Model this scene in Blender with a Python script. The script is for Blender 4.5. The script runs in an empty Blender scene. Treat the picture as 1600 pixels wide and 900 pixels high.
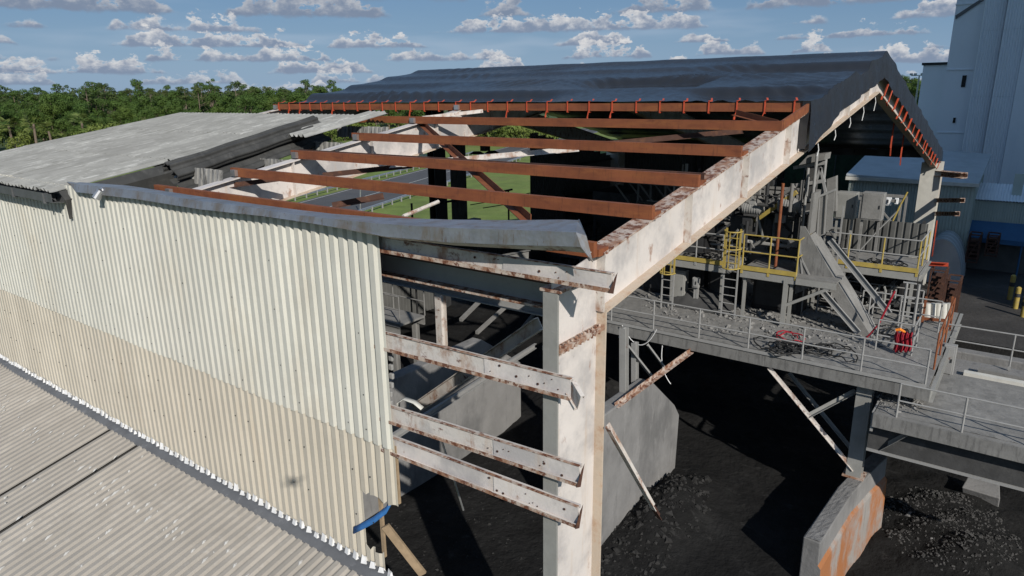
import bpy, math, random
import numpy as np
from mathutils import Vector, Matrix
R = random.Random(7)
rad = math.radians
S = bpy.context.scene
COL = S.collection
# ------------------------------------------------------------------ camera
# world: origin at the foot of the near corner column; +X along the gable, +Y along the ridge, +Z up (metres)
F_PX = 1080.0
PITCH, ROLL, AZ = rad(15.8), rad(-.8), rad(37.0)
CAM = np.array([-7.883, -5.072, 13.0])
_f = np.array([math.cos(AZ)*math.cos(PITCH), math.sin(AZ)*math.cos(PITCH), -math.sin(PITCH)])
_r = np.array([math.sin(AZ), -math.cos(AZ), 0.0]); _u = np.cross(_r, _f)
_R = math.cos(ROLL)*_r + math.sin(ROLL)*_u; _U = math.cos(ROLL)*_u - math.sin(ROLL)*_r
cam = bpy.data.cameras.new('camera'); cam.sensor_width = 36; cam.lens = 36*F_PX/1600
cam.clip_start = .05; cam.clip_end = 20000
co = bpy.data.objects.new('camera', cam); COL.objects.link(co)
co.matrix_world = Matrix(((_R[0], _U[0], -_f[0], CAM[0]), (_R[1], _U[1], -_f[1], CAM[1]), (_R[2], _U[2], -_f[2], CAM[2]), (0, 0, 0, 1)))
S.camera = co
def ray(x, y): return _f + _R*(x-800)/F_PX - _U*(y-450)/F_PX
def at(px, py, /, **k):
    """survey helper: the point where the sight line meets a world plane x=, y= or z="""
    a, v = next(iter(k.items())); i = 'xyz'.index(a); d = ray(px, py); t = (v-CAM[i])/d[i]
    return Vector(CAM + t*d)
# ------------------------------------------------------------------ light
sun_dir = Vector((.48, .727, -.497)).normalized()
to_sun = -sun_dir
EL = math.asin(to_sun.z); ROT = math.atan2(to_sun.x, to_sun.y)
sl = bpy.data.lights.new('sun', 'SUN'); sl.energy = 4.4; sl.angle = rad(.53); sl.color = (1, .95, .87)
so = bpy.data.objects.new('sun', sl); COL.objects.link(so); so.rotation_euler = sun_dir.to_track_quat('-Z', 'Y').to_euler()
W = bpy.data.worlds.new('World'); S.world = W; W.use_nodes = True
S.render.engine = 'CYCLES'; S.cycles.max_bounces = 4; S.cycles.diffuse_bounces = 2; S.cycles.glossy_bounces = 2; S.cycles.transmission_bounces = 1; S.cycles.caustics_reflective = False; S.cycles.caustics_refractive = False
S.view_settings.view_transform = 'Standard'; S.view_settings.look = 'None'; S.view_settings.exposure = 0.0; S.view_settings.gamma = 1
class N:
    """tiny expression wrapper over Math nodes"""
    def __init__(s, nt, sock): s.nt, s.s = nt, sock
    def _op(s, op, *o, clamp=False):
        n = s.nt.nodes.new('ShaderNodeMath'); n.operation = op; n.use_clamp = clamp
        for i, a in enumerate((s,)+o):
            if isinstance(a, N): s.nt.links.new(a.s, n.inputs[i])
            else: n.inputs[i].default_value = a
        return N(s.nt, n.outputs[0])
    def __add__(s, o): return s._op('ADD', o)
    def __sub__(s, o): return s._op('SUBTRACT', o)
    def __mul__(s, o): return s._op('MULTIPLY', o)
    def __truediv__(s, o): return s._op('DIVIDE', o)
    def mx(s, o): return s._op('MAXIMUM', o)
    def mn(s, o): return s._op('MINIMUM', o)
    def sm(s, a, b):
        n = s.nt.nodes.new('ShaderNodeMapRange'); n.interpolation_type = 'SMOOTHSTEP'
        s.nt.links.new(s.s, n.inputs[0])
        for i, v in ((1, a), (2, b)):
            if isinstance(v, N): s.nt.links.new(v.s, n.inputs[i])
            else: n.inputs[i].default_value = v
        return N(s.nt, n.outputs[0])
def vec(nt, *c):
    n = nt.nodes.new('ShaderNodeCombineXYZ')
    for i, a in enumerate(c):
        if isinstance(a, N): nt.links.new(a.s, n.inputs[i])
        else: n.inputs[i].default_value = a
    return n.outputs[0]
def noise(nt, v, scale=1., detail=3., rough=.55, dim='3D'):
    n = nt.nodes.new('ShaderNodeTexNoise'); n.noise_dimensions = dim; n.inputs['Scale'].default_value = scale; n.inputs['Detail'].default_value = detail
    n.inputs['Roughness'].default_value = rough; nt.links.new(v, n.inputs['Vector']); return N(nt, n.outputs[0])
def mixc(nt, fac, a, b):
    n = nt.nodes.new('ShaderNodeMix'); n.data_type = 'RGBA'
    for i, v in ((0, fac), (6, a), (7, b)):
        if isinstance(v, N): nt.links.new(v.s, n.inputs[i])
        elif isinstance(v, bpy.types.NodeSocket): nt.links.new(v, n.inputs[i])
        else: n.inputs[i].default_value = v if i == 0 else (*v, 1)
    return n.outputs[2]
def build_sky():
    nt = W.node_tree; bg = nt.nodes['Background']; bg.inputs['Strength'].default_value = .056
    sk = nt.nodes.new('ShaderNodeTexSky'); sk.sky_type = 'NISHITA'; sk.sun_disc = False
    sk.sun_elevation = EL; sk.sun_rotation = ROT; sk.altitude = 0; sk.air_density = 1.0; sk.dust_density = .3; sk.ozone_density = 2.2
    tc = nt.nodes.new('ShaderNodeTexCoord'); sp = nt.nodes.new('ShaderNodeSeparateXYZ'); nt.links.new(tc.outputs['Generated'], sp.inputs[0])
    X, Y, Z = (N(nt, sp.outputs[i]) for i in range(3))
    az = Y._op('ARCTAN2', X); el = Z._op('ARCSINE')
    col = mixc(nt, .6, sk.outputs[0], (2.2, 4.6, 8.6))
    hz = (el*-1).sm(-.12, 0.01)*.55
    col = mixc(nt, hz, col, (4.6, 7.2, 10.6))
    # thin high veil
    veil = noise(nt, vec(nt, az*2.2, el*14, 3.3), 1.6, 3, .6, '2D').sm(.5, .85)*.32
    col = mixc(nt, veil, col, (8.6, 10.0, 12.0))
    bands = [(.004, .014, 16, .44, 1), (.015, .020, 12, .43, 2), (.028, .022, 10, .45, 12), (.043, .022, 9, .44, 3), (.060, .021, 8, .46, 4), (.078, .026, 6.5, .43, 5),
             (.098, .034, 5.0, .41, 6), (.121, .055, 3.4, .30, 7), (.19, .09, 3.4, .45, 8), (.32, .16, 2.6, .46, 9), (.60, .30, 2.2, .48, 10)]
    def pair(k, sd): return noise(nt, vec(nt, az*(34*k), el*(58*k), sd), 1., 5, .62, '2D'), noise(nt, vec(nt, az*(60*k)+4.1, el*(90*k), sd), 1., 3, .6, '2D')
    lo, hi = pair(.9, 3.1), pair(.35, 8.2)
    for b, H, f, thr, sd in reversed(bands):
        a = (noise(nt, vec(nt, az*f, sd*7.31, 0.), 1., 1.5, .5, '2D')-thr)*7
        a = a._op('MULTIPLY', 1., clamp=True)
        n2, n3 = lo if sd < 7 or sd == 12 else hi
        top = a*H*((n2-.5)*3.0+.80)
        e = el-b
        m = (top-e).sm(0., .26*H)*(e+(n2-.5)*(.35*H)).sm(-.06*H, .10*H)*a.sm(.03, .35)
        sh = (e/(top.mx(.15*H))+(n3-.5)*1.5)
        cb = mixc(nt, sh.sm(.05, 1.15), (3.9, 4.9, 6.8), (13.0, 12.9, 12.9))
        if 6 <= sd < 12: cb = mixc(nt, .40 if sd == 6 else .70, cb, (3.3, 4.1, 5.6))
        col = mixc(nt, m*(.78 if sd < 3 else .93), col, cb)
    nt.links.new(col, bg.inputs['Color'])
build_sky()
# ------------------------------------------------------------------ materials
MATS = {}
def mat(name, c, rough=.75, metal=0., var=.18, vs=1.5, patches=(), bump=None, spec=.4, ovar=0.):
    m = bpy.data.materials.new(name); m.use_nodes = True; nt = m.node_tree; b = nt.nodes['Principled BSDF']
    g = nt.nodes.new('ShaderNodeNewGeometry').outputs['Position']
    def sv(st):
        n = nt.nodes.new('ShaderNodeVectorMath'); n.operation = 'MULTIPLY'; nt.links.new(g, n.inputs[0]); n.inputs[1].default_value = st; return n.outputs[0]
    n1 = noise(nt, g, vs, 4, .62).sm(.25, .75)
    col = mixc(nt, n1, tuple(x*(1-var) for x in c), tuple(min(1, x*(1+var)) for x in c))
    n0 = noise(nt, g, vs*.17, 3, .5).sm(.3, .7)
    col = mixc(nt, n0*.5, col, tuple(x*(1-var*.9) for x in c))
    rv = None
    for p in patches:   # (colour, scale, lo, hi, stretch, strength)
        pc, sc, lo, hi, st, k = p
        f = noise(nt, sv(st), sc, 5, .68).sm(lo, hi)*k
        col = mixc(nt, f, col, pc)
    if ovar:
        oi = nt.nodes.new('ShaderNodeObjectInfo'); col = mixc(nt, N(nt, oi.outputs['Random']).sm(0, 1)*ovar*4, col, tuple(x*.72 for x in c))
    nt.links.new(col, b.inputs['Base Color'])
    b.inputs['Metallic'].default_value = metal; b.inputs['Specular IOR Level'].default_value = spec
    rn = noise(nt, g, vs*2.3, 1, .6)*.3+(rough-.15)
    nt.links.new(rn.s, b.inputs['Roughness'])
    if bump:
        bn = nt.nodes.new('ShaderNodeBump'); bn.inputs['Strength'].default_value = bump[1]; bn.inputs['Distance'].default_value = bump[2] if len(bump) > 2 else .02
        nt.links.new(noise(nt, g, bump[0], 3, .65).s, bn.inputs['Height']); nt.links.new(bn.outputs[0], b.inputs['Normal'])
    MATS[name] = m; return m
I3 = (1, 1, 1)
RUST = (.13, .045, .022); RUST2 = (.25, .10, .04)
mat('cream', (.585, .575, .515), .7, var=.07, ovar=.07, vs=.9, patches=[((.40, .37, .29), 1.2, .56, .85, (2.5, 2.5, .25), .5), ((.22, .17, .12), 6, .66, .78, (1, 1, .25), .6), ((.42, .36, .27), .4, .48, .75, (1, 1, .6), .45)], bump=(1.4, .35, .04))
mat('beige', (.53, .485, .405), .7, var=.08, ovar=.07, vs=.9, patches=[((.40, .31, .21), 1.0, .52, .85, (2.5, 2.5, .3), .5), ((.25, .17, .10), 6, .68, .80, (1, 1, .3), .6)], bump=(1.4, .35, .04))
mat('annex', (.385, .355, .315), .9, spec=.15, ovar=.10, var=.14, vs=1.6, patches=[((.24, .215, .19), 1.1, .5, .8, (1, 3, 1), .5), ((.50, .48, .45), 3.5, .56, .75, I3, .5)], bump=(20, .25))
mat('fibre', (.30, .30, .285), .9, spec=.15, ovar=.15, var=.2, vs=1.6, patches=[((.50, .50, .48), 3, .50, .68, (.5, 3, .5), .7), ((.13, .13, .115), 1.6, .50, .74, (.35, 3, 1), .7)], bump=(18, .3))
mat('fibre_dark', (.05, .05, .048), .8, var=.3, vs=1.5, patches=[((.17, .165, .155), 1.6, .5, .85, (3, 1, 3), .4), ((.5, .5, .48), 5, .74, .78, I3, .8)], bump=(12, .3))
mat('fibre_edge', (.27, .265, .25), .85, var=.2, vs=2, patches=[((.05, .05, .05), 2.6, .48, .64, (2.5, 2.5, .4), .85)], bump=(18, .3))
mat('white_rust', (.66, .61, .575), .62, var=.06, vs=1.1, patches=[((.36, .345, .345), .75, .40, .64, I3, .75), (RUST2, 3.2, .60, .72, (1, 1, .6), .7), (RUST, 6, .68, .78, I3, .8), ((.48, .34, .22), 1.8, .54, .8, (2, 2, .25), .5)], bump=(22, .2))
mat('white_rusty', (.60, .56, .52), .7, var=.10, vs=2, patches=[((.32, .31, .30), 2, .5, .7, I3, .6), (RUST2, 3.0, .50, .70, (1, 1, .6), .8), (RUST, 4.0, .58, .68, (1, .6, 1), .9), ((.40, .25, .15), 1.8, .5, .75, (2, 2, .25), .5)], bump=(22, .3))
mat('flaking', (.50, .42, .36), .75, var=.15, vs=3, patches=[(RUST2, 4.5, .40, .60, I3, .8), (RUST, 7, .50, .58, I3, .95)], bump=(22, .35))
mat('cream_edge', (.54, .45, .36), .75, var=.15, vs=3, patches=[((.36, .20, .11), 3, .45, .7, I3, .7), (RUST, 5, .66, .78, I3, .8)], bump=(22, .25))
mat('rust', (.22, .070, .030), .72, var=.22, vs=2.0, patches=[((.29, .105, .034), 1.8, .42, .72, (3, .4, 3), .75), ((.11, .035, .02), 2.5, .52, .72, (2, .5, 2), .6), ((.09, .03, .018), 9, .55, .7, (1, 2.5, .3), .6)], bump=(40, .15))
mat('rust_dark', (.07, .032, .022), .8, var=.25, vs=3, patches=[((.16, .07, .035), 4, .5, .7, I3, .6)])
mat('galv', (.32, .33, .35), .36, metal=.6, var=.2, vs=2.2, patches=[((.24, .185, .13), 1.6, .46, .66, (1.5, 1.5, .5), .75), ((.17, .10, .06), 6, .58, .68, (2, 2, .3), .7)], bump=(3, .25, .06))
mat('galv_dark', (.13, .135, .14), .55, metal=.4, var=.2, vs=2, bump=(4, .2, .05))
mat('galv_bright', (.55, .55, .55), .35, metal=.8, var=.15)
mat('tarp', (.024, .0245, .027), .34, var=.10, vs=2, spec=.55, bump=(1.2, .05, .05))
mat('net', (.008, .022, .010), .9, var=.4, vs=2)
mat('dusty_beam', (.19, .187, .18), .9, var=.2, vs=2, patches=[((.10, .098, .095), 3.5, .48, .62, (2, 2, .35), .7), ((.27, .265, .25), 1.5, .5, .75, I3, .5)], bump=(20, .3))
mat('strap', (.52, .08, .035), .6, var=.15)
mat('grey_paint', (.30, .298, .29), .7, var=.14, vs=1.6, patches=[((.16, .155, .15), 1.6, .5, .75, I3, .6), (RUST, 4, .66, .72, I3, .7)], bump=(20, .2))
mat('grey_green', (.27, .268, .252), .7, var=.12, vs=1.6, patches=[((.40, .39, .37), 1.5, .52, .8, (1, 1, .5), .5), (RUST, 4, .68, .73, I3, .6)], bump=(20, .2))
mat('rubble', (.065, .063, .061), .95, var=.5, vs=5, bump=(12, .6))
mat('sealant', (.50, .49, .47), .9, spec=.1)
mat('dusty', (.215, .21, .20), .95, var=.2, vs=2.2, patches=[((.15, .147, .142), .8, .45, .8, I3, .5), ((.27, .26, .25), 4, .5, .8, I3, .4)], bump=(16, .4))
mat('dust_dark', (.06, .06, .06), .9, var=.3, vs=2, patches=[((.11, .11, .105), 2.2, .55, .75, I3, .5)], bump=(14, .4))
mat('yellow', (.40, .30, .075), .6, var=.15, vs=4, patches=[((.25, .22, .15), 5, .56, .68, I3, .7)])
mat('concrete', (.225, .22, .215), .9, var=.18, vs=.9, patches=[((.11, .11, .11), .55, .44, .70, (1, 1, .5), .75), ((.07, .07, .07), 2.5, .55, .75, (1.5, 1.5, .25), .5), ((.38, .37, .36), 2.2, .58, .78, (2, 2, .4), .5)], bump=(9, .45, .03))
mat('concrete_top', (.20, .195, .19), .95, var=.25, vs=5, bump=(30, .8, .03))
mat('concrete_rust', (.31, .29, .27), .9, var=.14, vs=1.2, patches=[((.34, .12, .03), .55, .36, .54, (1, 1, .55), .9), ((.15, .14, .13), 2.4, .56, .74, (2, 2, .3), .7)], bump=(9, .45, .03))
mat('coal', (.014, .0137, .0135), .95, spec=.15, var=.3, vs=1.2, patches=[((.060, .058, .056), 1.5, .58, .74, (1.6, 1, 1), .5), ((.030, .030, .029), .5, .45, .8, I3, .6)], bump=(3.5, .8, .12))
mat('coal_lump', (.026, .025, .024), .9, var=.4, vs=6, bump=(12, .6))
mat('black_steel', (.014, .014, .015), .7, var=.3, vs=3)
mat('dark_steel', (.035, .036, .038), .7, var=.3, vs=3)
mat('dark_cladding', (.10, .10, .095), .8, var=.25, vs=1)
mat('cable', (.018, .018, .018), .6)
mat('red_cloth', (.33, .015, .03), .85, var=.25, vs=8)
mat('orange_cloth', (.85, .25, .02), .8)
mat('blue_tarp', (.035, .16, .42), .6, var=.2, vs=6)
mat('wood', (.33, .24, .15), .8, var=.25, vs=5)
mat('white_fill', (.72, .72, .72), .8, var=.12, vs=8)
mat('white_pipe', (.60, .585, .53), .6, var=.1, vs=3)
mat('flashing', (.16, .165, .175), .6, metal=.2, var=.2, vs=2, patches=[((.30, .30, .31), 3, .58, .72, I3, .5)])
mat('silo_paint', (.80, .84, .88), .6, var=.05, vs=.25, patches=[((.60, .66, .73), .5, .52, .8, (1, 1, .15), .5), ((.22, .24, .28), 3, .70, .76, (1, 1, .4), .5)])
mat('green_clad', (.44, .49, .44), .6, var=.08, vs=.6, patches=[((.22, .27, .27), .8, .52, .8, (2, 2, .3), .5)])
mat('shed_roof', (.40, .43, .45), .55, var=.12, vs=.8)
mat('blue_paint', (.035, .12, .25), .6, var=.12)
mat('green_machine', (.10, .20, .17), .6, var=.2, vs=2)
mat('grass', (.150, .205, .042), .95, var=.3, vs=.25, patches=[((.24, .23, .08), .06, .45, .75, I3, .6), ((.08, .12, .02), .7, .5, .8, I3, .5)], bump=(2, .5, .2))
mat('far_ground', (.055, .085, .022), .95, var=.3, vs=.05)
mat('asphalt', (.085, .085, .088), .9, var=.15, vs=.5, patches=[((.13, .12, .11), .3, .5, .75, (1, .2, 1), .5)])
mat('road_paint', (.55, .55, .52), .8)
mat('water', (.05, .09, .12), .15, var=.1, spec=.5)
mat('dirt', (.05, .047, .045), .95, var=.35, vs=.5, patches=[((.09, .085, .08), .5, .55, .75, I3, .7)], bump=(4, .6, .08))
mat('bark', (.17, .13, .10), .9, var=.25, vs=3)
mat('lamp_glass', (.6, .6, .6), .3)
mat('rubber', (.02, .02, .02), .8)
mat('drone_grey', (.2, .2, .21), .5)
def leafmat(name, c1, c2):
    m = bpy.data.materials.new(name); m.use_nodes = True; nt = m.node_tree; b = nt.nodes['Principled BSDF']
    g = nt.nodes.new('ShaderNodeNewGeometry').outputs['Position']
    oi = nt.nodes.new('ShaderNodeObjectInfo')
    n1 = noise(nt, g, .55, 4, .6).sm(.3, .7)
    col = mixc(nt, n1, c1, c2)
    col = mixc(nt, N(nt, oi.outputs['Random'])*.5, col, tuple(x*f for x, f in zip(c2, (1.45, 1.1, .9))))
    nt.links.new(col, b.inputs['Base Color']); b.inputs['Roughness'].default_value = .7; b.inputs['Specular IOR Level'].default_value = .25
    MATS[name] = m
leafmat('leaf_broad', (.028, .060, .012), (.062, .115, .022))
leafmat('leaf_pine', (.030, .055, .018), (.065, .098, .030))
leafmat('leaf_palm', (.07, .11, .025), (.13, .17, .05))
leafmat('leaf_shrub', (.06, .10, .02), (.11, .155, .035))
# ------------------------------------------------------------------ mesh helpers
def V(*a): return Vector(a)
class MB:
    def __init__(s): s.v = []; s.f = []
    def add(s, vs, fs):
        o = len(s.v); s.v += [tuple(v) for v in vs]; s.f += [tuple(i+o for i in f) for f in fs]; return s
    def box(s, a, b):
        x0, y0, z0 = a; x1, y1, z1 = b
        return s.add([(x0, y0, z0), (x1, y0, z0), (x1, y1, z0), (x0, y1, z0), (x0, y0, z1), (x1, y0, z1), (x1, y1, z1), (x0, y1, z1)],
                     [(0, 3, 2, 1), (4, 5, 6, 7), (0, 1, 5, 4), (1, 2, 6, 5), (2, 3, 7, 6), (3, 0, 4, 7)])
    def sweep(s, p, q, prof, up=(0, 0, 1), cap=True):
        """closed 2-D profile (side, up) swept from p to q"""
        p, q = Vector(p), Vector(q); d = (q-p).normalized(); up = Vector(up)
        if abs(d.dot(up)) > .99: up = Vector((1, 0, 0))
        sd = d.cross(up).normalized(); u = sd.cross(d)
        n = len(prof); vs = [p+sd*a+u*b for a, b in prof]+[q+sd*a+u*b for a, b in prof]
        fs = [(i, (i+1) % n, n+(i+1) % n, n+i) for i in range(n)]
        if cap: fs += [tuple(range(n-1, -1, -1)), tuple(range(n, 2*n))]
        return s.add(vs, fs)
    def bar(s, p, q, w, h=None, up=(0, 0, 1)):
        h = h or w; return s.sweep(p, q, [(-w/2, -h/2), (w/2, -h/2), (w/2, h/2), (-w/2, h/2)], up)
    def tube(s, p, q, r, n=8, r2=None):
        p, q = Vector(p), Vector(q); d = (q-p).normalized(); up = Vector((0, 0, 1)) if abs(d.z) < .95 else Vector((1, 0, 0))
        a = d.cross(up).normalized(); b = a.cross(d); r2 = r if r2 is None else r2
        vs = [p+(a*math.cos(t)+b*math.sin(t))*r for t in (2*math.pi*i/n for i in range(n))]+[q+(a*math.cos(t)+b*math.sin(t))*r2 for t in (2*math.pi*i/n for i in range(n))]
        return s.add(vs, [(i, (i+1) % n, n+(i+1) % n, n+i) for i in range(n)]+[tuple(range(n-1, -1, -1)), tuple(range(n, 2*n))])
    def path(s, pts, r, n=6):
        pts = [Vector(p) for p in pts]; rings = []
        for i, p in enumerate(pts):
            d = (pts[min(i+1, len(pts)-1)]-pts[max(i-1, 0)]).normalized(); up = Vector((0, 0, 1)) if abs(d.z) < .9 else Vector((1, 0, 0))
            a = d.cross(up).normalized(); b = a.cross(d); rings.append([p+(a*math.cos(t)+b*math.sin(t))*r for t in (2*math.pi*k/n for k in range(n))])
        vs = [v for rg in rings for v in rg]; m = len(pts)
        return s.add(vs, [(i*n+k, i*n+(k+1) % n, (i+1)*n+(k+1) % n, (i+1)*n+k) for i in range(m-1) for k in range(n)]+[tuple(range(n-1, -1, -1)), tuple(range((m-1)*n, m*n))])
    def ibeam(s, p, q, w, h, t=.02, up=(0, 0, 1)):
        a, b = w/2, h/2; k = t/2
        return s.sweep(p, q, [(-a, -b), (a, -b), (a, -b+t), (k, -b+t), (k, b-t), (a, b-t), (a, b), (-a, b), (-a, b-t), (-k, b-t), (-k, -b+t), (-a, -b+t)], up)
    def chan(s, p, q, w, h, t=.014, up=(0, 0, 1), flip=1, lip=0.0):
        """C section: web on the -side, flanges towards +side*flip"""
        f = flip
        pr = [(0, -h/2), (w, -h/2), (w, -h/2+lip+t), (w-t, -h/2+lip+t), (w-t, -h/2+t), (t, -h/2+t), (t, h/2-t), (w-t, h/2-t), (w-t, h/2-t-lip), (w, h/2-t-lip), (w, h/2), (0, h/2)]
        pr = [(a*f, b) for a, b in pr]
        if f < 0: pr = pr[::-1]
        return s.sweep(p, q, pr, up)
    def angle(s, p, q, w, t=.012, up=(0, 0, 1)):
        return s.sweep(p, q, [(0, 0), (w, 0), (w, t), (t, t), (t, w), (0, w)], up)
    def prism(s, pts, n):
        """polygon extruded by vector n"""
        n = Vector(n); k = len(pts); vs = [Vector(p) for p in pts]+[Vector(p)+n for p in pts]
        return s.add(vs, [tuple(range(k-1, -1, -1)), tuple(range(k, 2*k))]+[(i, (i+1) % k, k+(i+1) % k, k+i) for i in range(k)])
    def grid(s, fn, nu, nv):
        vs = [fn(i/nu, j/nv) for i in range(nu+1) for j in range(nv+1)]
        return s.add(vs, [(i*(nv+1)+j, (i+1)*(nv+1)+j, (i+1)*(nv+1)+j+1, i*(nv+1)+j+1) for i in range(nu) for j in range(nv)])
    def mesh(s, name, m, off=(0, 0, 0), smooth=False, fix=True):
        me = bpy.data.meshes.new(name); o = Vector(off); me.from_pydata([Vector(v)-o for v in s.v], [], s.f)
        if m: me.materials.append(MATS[m])
        if fix:
            import bmesh
            b = bmesh.new(); b.from_mesh(me); bmesh.ops.recalc_face_normals(b, faces=b.faces); b.to_mesh(me); b.free()
        if smooth: me.polygons.foreach_set('use_smooth', [True]*len(me.polygons))
        me.update(); return me
    def build(s, name, m, parent=None, smooth=False, fix=True, bevel=0, label=None, kind=None):
        if parent is None:
            a = np.array(s.v); off = Vector(((a[:, 0].min()+a[:, 0].max())/2, (a[:, 1].min()+a[:, 1].max())/2, a[:, 2].min()))
        else:
            r = parent
            while r.parent: r = r.parent
            off = r.location
        o = bpy.data.objects.new(name, s.mesh(name, m, off, smooth, fix)); COL.objects.link(o)
        if parent is None: o.location = off
        else: o.parent = parent
        if bevel:
            md = o.modifiers.new('bevel', 'BEVEL'); md.width = bevel; md.segments = 2; md.limit_method = 'ANGLE'
        if label: o['label'] = label
        if kind: o['kind'] = kind
        return o
def tag(o, label, cat, group=None, kind=None):
    if label: o['label'] = label
    if cat: o['category'] = cat
    if group: o['group'] = group
    if kind: o['kind'] = kind
    return o
def thing(name, label, cat, loc=(0, 0, 0), group=None):
    o = bpy.data.objects.new(name, None); COL.objects.link(o); o.location = loc; o.empty_display_size = .2
    return tag(o, label, cat, group)
def inst(name, me, parent, loc, rot=(0, 0, 0), sc=(1, 1, 1)):
    """a piece that shares mesh data; loc in world, parent chain unrotated"""
    o = bpy.data.objects.new(name, me); COL.objects.link(o); loc = Vector(loc)
    if parent:
        o.parent = parent; p = parent
        while p: loc = loc-p.location; p = p.parent
    o.location = loc; o.rotation_euler = rot; o.scale = sc
    return o
def ribs(n, pitch, d, crest=.56, web=.13):
    """one side of a trapezoid rib profile: list of (along, out)"""
    out = []
    for i in range(n):
        x = i*pitch; v = 1-crest-2*web
        out += [(x, 0), (x+pitch*v, 0), (x+pitch*(v+web), d), (x+pitch*(v+web+crest), d)]
    out.append((n*pitch, 0)); return out
def rib_sheet(name, m, n, pitch, d, L, t=.008, jag=0, seed=0, crest=.56, web=.13):
    """ribbed sheet: along +Y (width), up +Z (length L), ribs towards -X"""
    rr = random.Random(seed); p = ribs(n, pitch, d, crest, web); k = len(p); mb = MB()
    lo = [-rr.random()*jag for _ in p]; hi = [L+(rr.random()-.5)*jag*.5 for _ in p]
    vs = [(-o, a, lo[i]) for i, (a, o) in enumerate(p)]+[(-o, a, hi[i]) for i, (a, o) in enumerate(p)]+[(-o+t, a, lo[i]) for i, (a, o) in enumerate(p)]+[(-o+t, a, hi[i]) for i, (a, o) in enumerate(p)]
    fs = []
    for i in range(k-1):
        fs += [(i, k+i, k+i+1, i+1), (2*k+i, 2*k+i+1, 3*k+i+1, 3*k+i), (i, i+1, 2*k+i+1, 2*k+i), (k+i, 3*k+i, 3*k+i+1, k+i+1)]
    fs += [(0, 2*k, 3*k, k), (k-1, 2*k-1, 4*k-1, 3*k-1)]
    return mb.add(vs, fs).mesh(name, m, fix=False)
# ------------------------------------------------------------------ setting: ground, road, pit floor
RX, EX = 21.9, 45.6          # ridge and far eave
def zt(x): return 10.42+.163*x if x <= RX else 13.99-.222*(x-RX)
def zb(x): return 9.45+.155*x if x <= RX else 12.845-.215*(x-RX)
def onpl(px, py, p0, n):
    d = Vector(ray(px, py)); n = Vector(n); c = Vector(CAM); return c+d*((Vector(p0)-c).dot(n)/d.dot(n))
def roofpt(px, py, dz=0.): return onpl(px, py, (0, 0, 10.42+dz), (-.163, 0, 1))
def struct(name, mb, m, **k): return tag(mb.build(name, m, **k), None, None, kind='structure')
def quadsheet(z, pts): return MB().add([(x, y, z) for x, y in pts], [tuple(range(len(pts)))])
gx, gy = [-2500, -2, 46.5, 4000], [-2500, -12, 25.4, 4000]
struct('ground', MB().add([(x, y, -.02) for x in gx for y in gy], [(i*4+j, (i+1)*4+j, (i+1)*4+j+1, i*4+j+1) for i in range(3) for j in range(3) if (i, j) != (1, 1)]), 'far_ground')
struct('grass_field', quadsheet(0., [(47, -80), (330, -80), (330, 190), (90, 190), (20, 185), (-60, 120), (-60, 26), (47, 26)]), 'grass')
def pitz(x, y):
    z = .02+.05*math.sin(x*1.7+y)*math.cos(y*1.3)
    z += .8*math.exp(-((x-10.5)**2/3.5+(y-2.6)**2/.9))
    z += 1.6*math.exp(-((x-17)**2/9+(y-9)**2/6))
    z += .10*math.sin(x*4.1+1.3*math.sin(y*3))*math.sin(y*3.7+x)*(1 if x > 9 else .3)
    z = max(z, .02)
    if y < -1.9: z = -1.3+.55*math.exp(-((x-17)**2/7+(y+4.2)**2/5))+.5*math.exp(-((x-15)**2/2+(y+5.6)**2/1.5))+.14*math.sin(x*3.1+y)*math.sin(y*2.7)+min(1, (-1.9-y)/.3)*0
    return z if x < 34 else max(z, .0)
def pit(u, v):
    x, y = -2+u*48.5, -12+v*37.4; return (x, y, pitz(x, y))
struct('pit_floor', MB().grid(pit, 150, 120), 'coal', smooth=True)
struct('yard_road', MB().grid(lambda u, v: (34+u*70, -12+v*23, .03), 2, 2), 'dirt')
# the road behind: far edge through two sighted guard-rail points
g0, g1 = at(450, 317, z=0), at(646, 266, z=0); rd = (g1-g0).normalized(); rn = Vector((rd.y, -rd.x, 0))
h0 = at(619, 318, z=0); width = (h0-g0).dot(rn)
def rp(s, w, z=0.): p = g0+rd*s+rn*w; return V(p.x, p.y, z)
road = struct('road', MB().add([rp(-60, 1.0, .012), rp(180, 1.0, .012), rp(180, width-1.2, .012), rp(-60, width-1.2, .012)], [(0, 1, 2, 3)]), 'asphalt')
for w in (1.5, width/2, width-1.7):
    MB().add([rp(-60, w, .02), rp(180, w, .02), rp(180, w+.15, .02), rp(-60, w+.15, .02)], [(0, 1, 2, 3)]).build('lane_line', 'road_paint', road)
pw = [at(a, b, z=.01) for a, b in ((600, 250), (640, 240), (690, 241), (690, 256), (640, 259), (598, 261))]
struct('pond', MB().add(pw, [tuple(range(6))]), 'water')
def guard_rail(w, s0, s1, label):
    t = thing('guard_rail', label, 'guard rail', rp(s0, w), 'guard rails along the road')
    sd = rn
    for dz in (0,):
        m = MB(); prof = [(-.02, .40), (.06, .47), (0, .55), (.06, .63), (-.02, .72), (-.05, .72), (-.05, .40)]
        m.sweep(rp(s0, w), rp(s1, w), prof); m.build('beam', 'galv_bright', t)
    s = s0
    while s <= s1:
        MB().box(rp(s, w)-V(.07, .07, .1), rp(s, w)+V(.07, .07, .62)).build('post', 'grey_paint', t); s += 2.6
guard_rail(0, -40, 70, 'steel guard rail along the far side of the grey road')
guard_rail(width, -30, 60, 'steel guard rail along the near side of the grey road')
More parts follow.
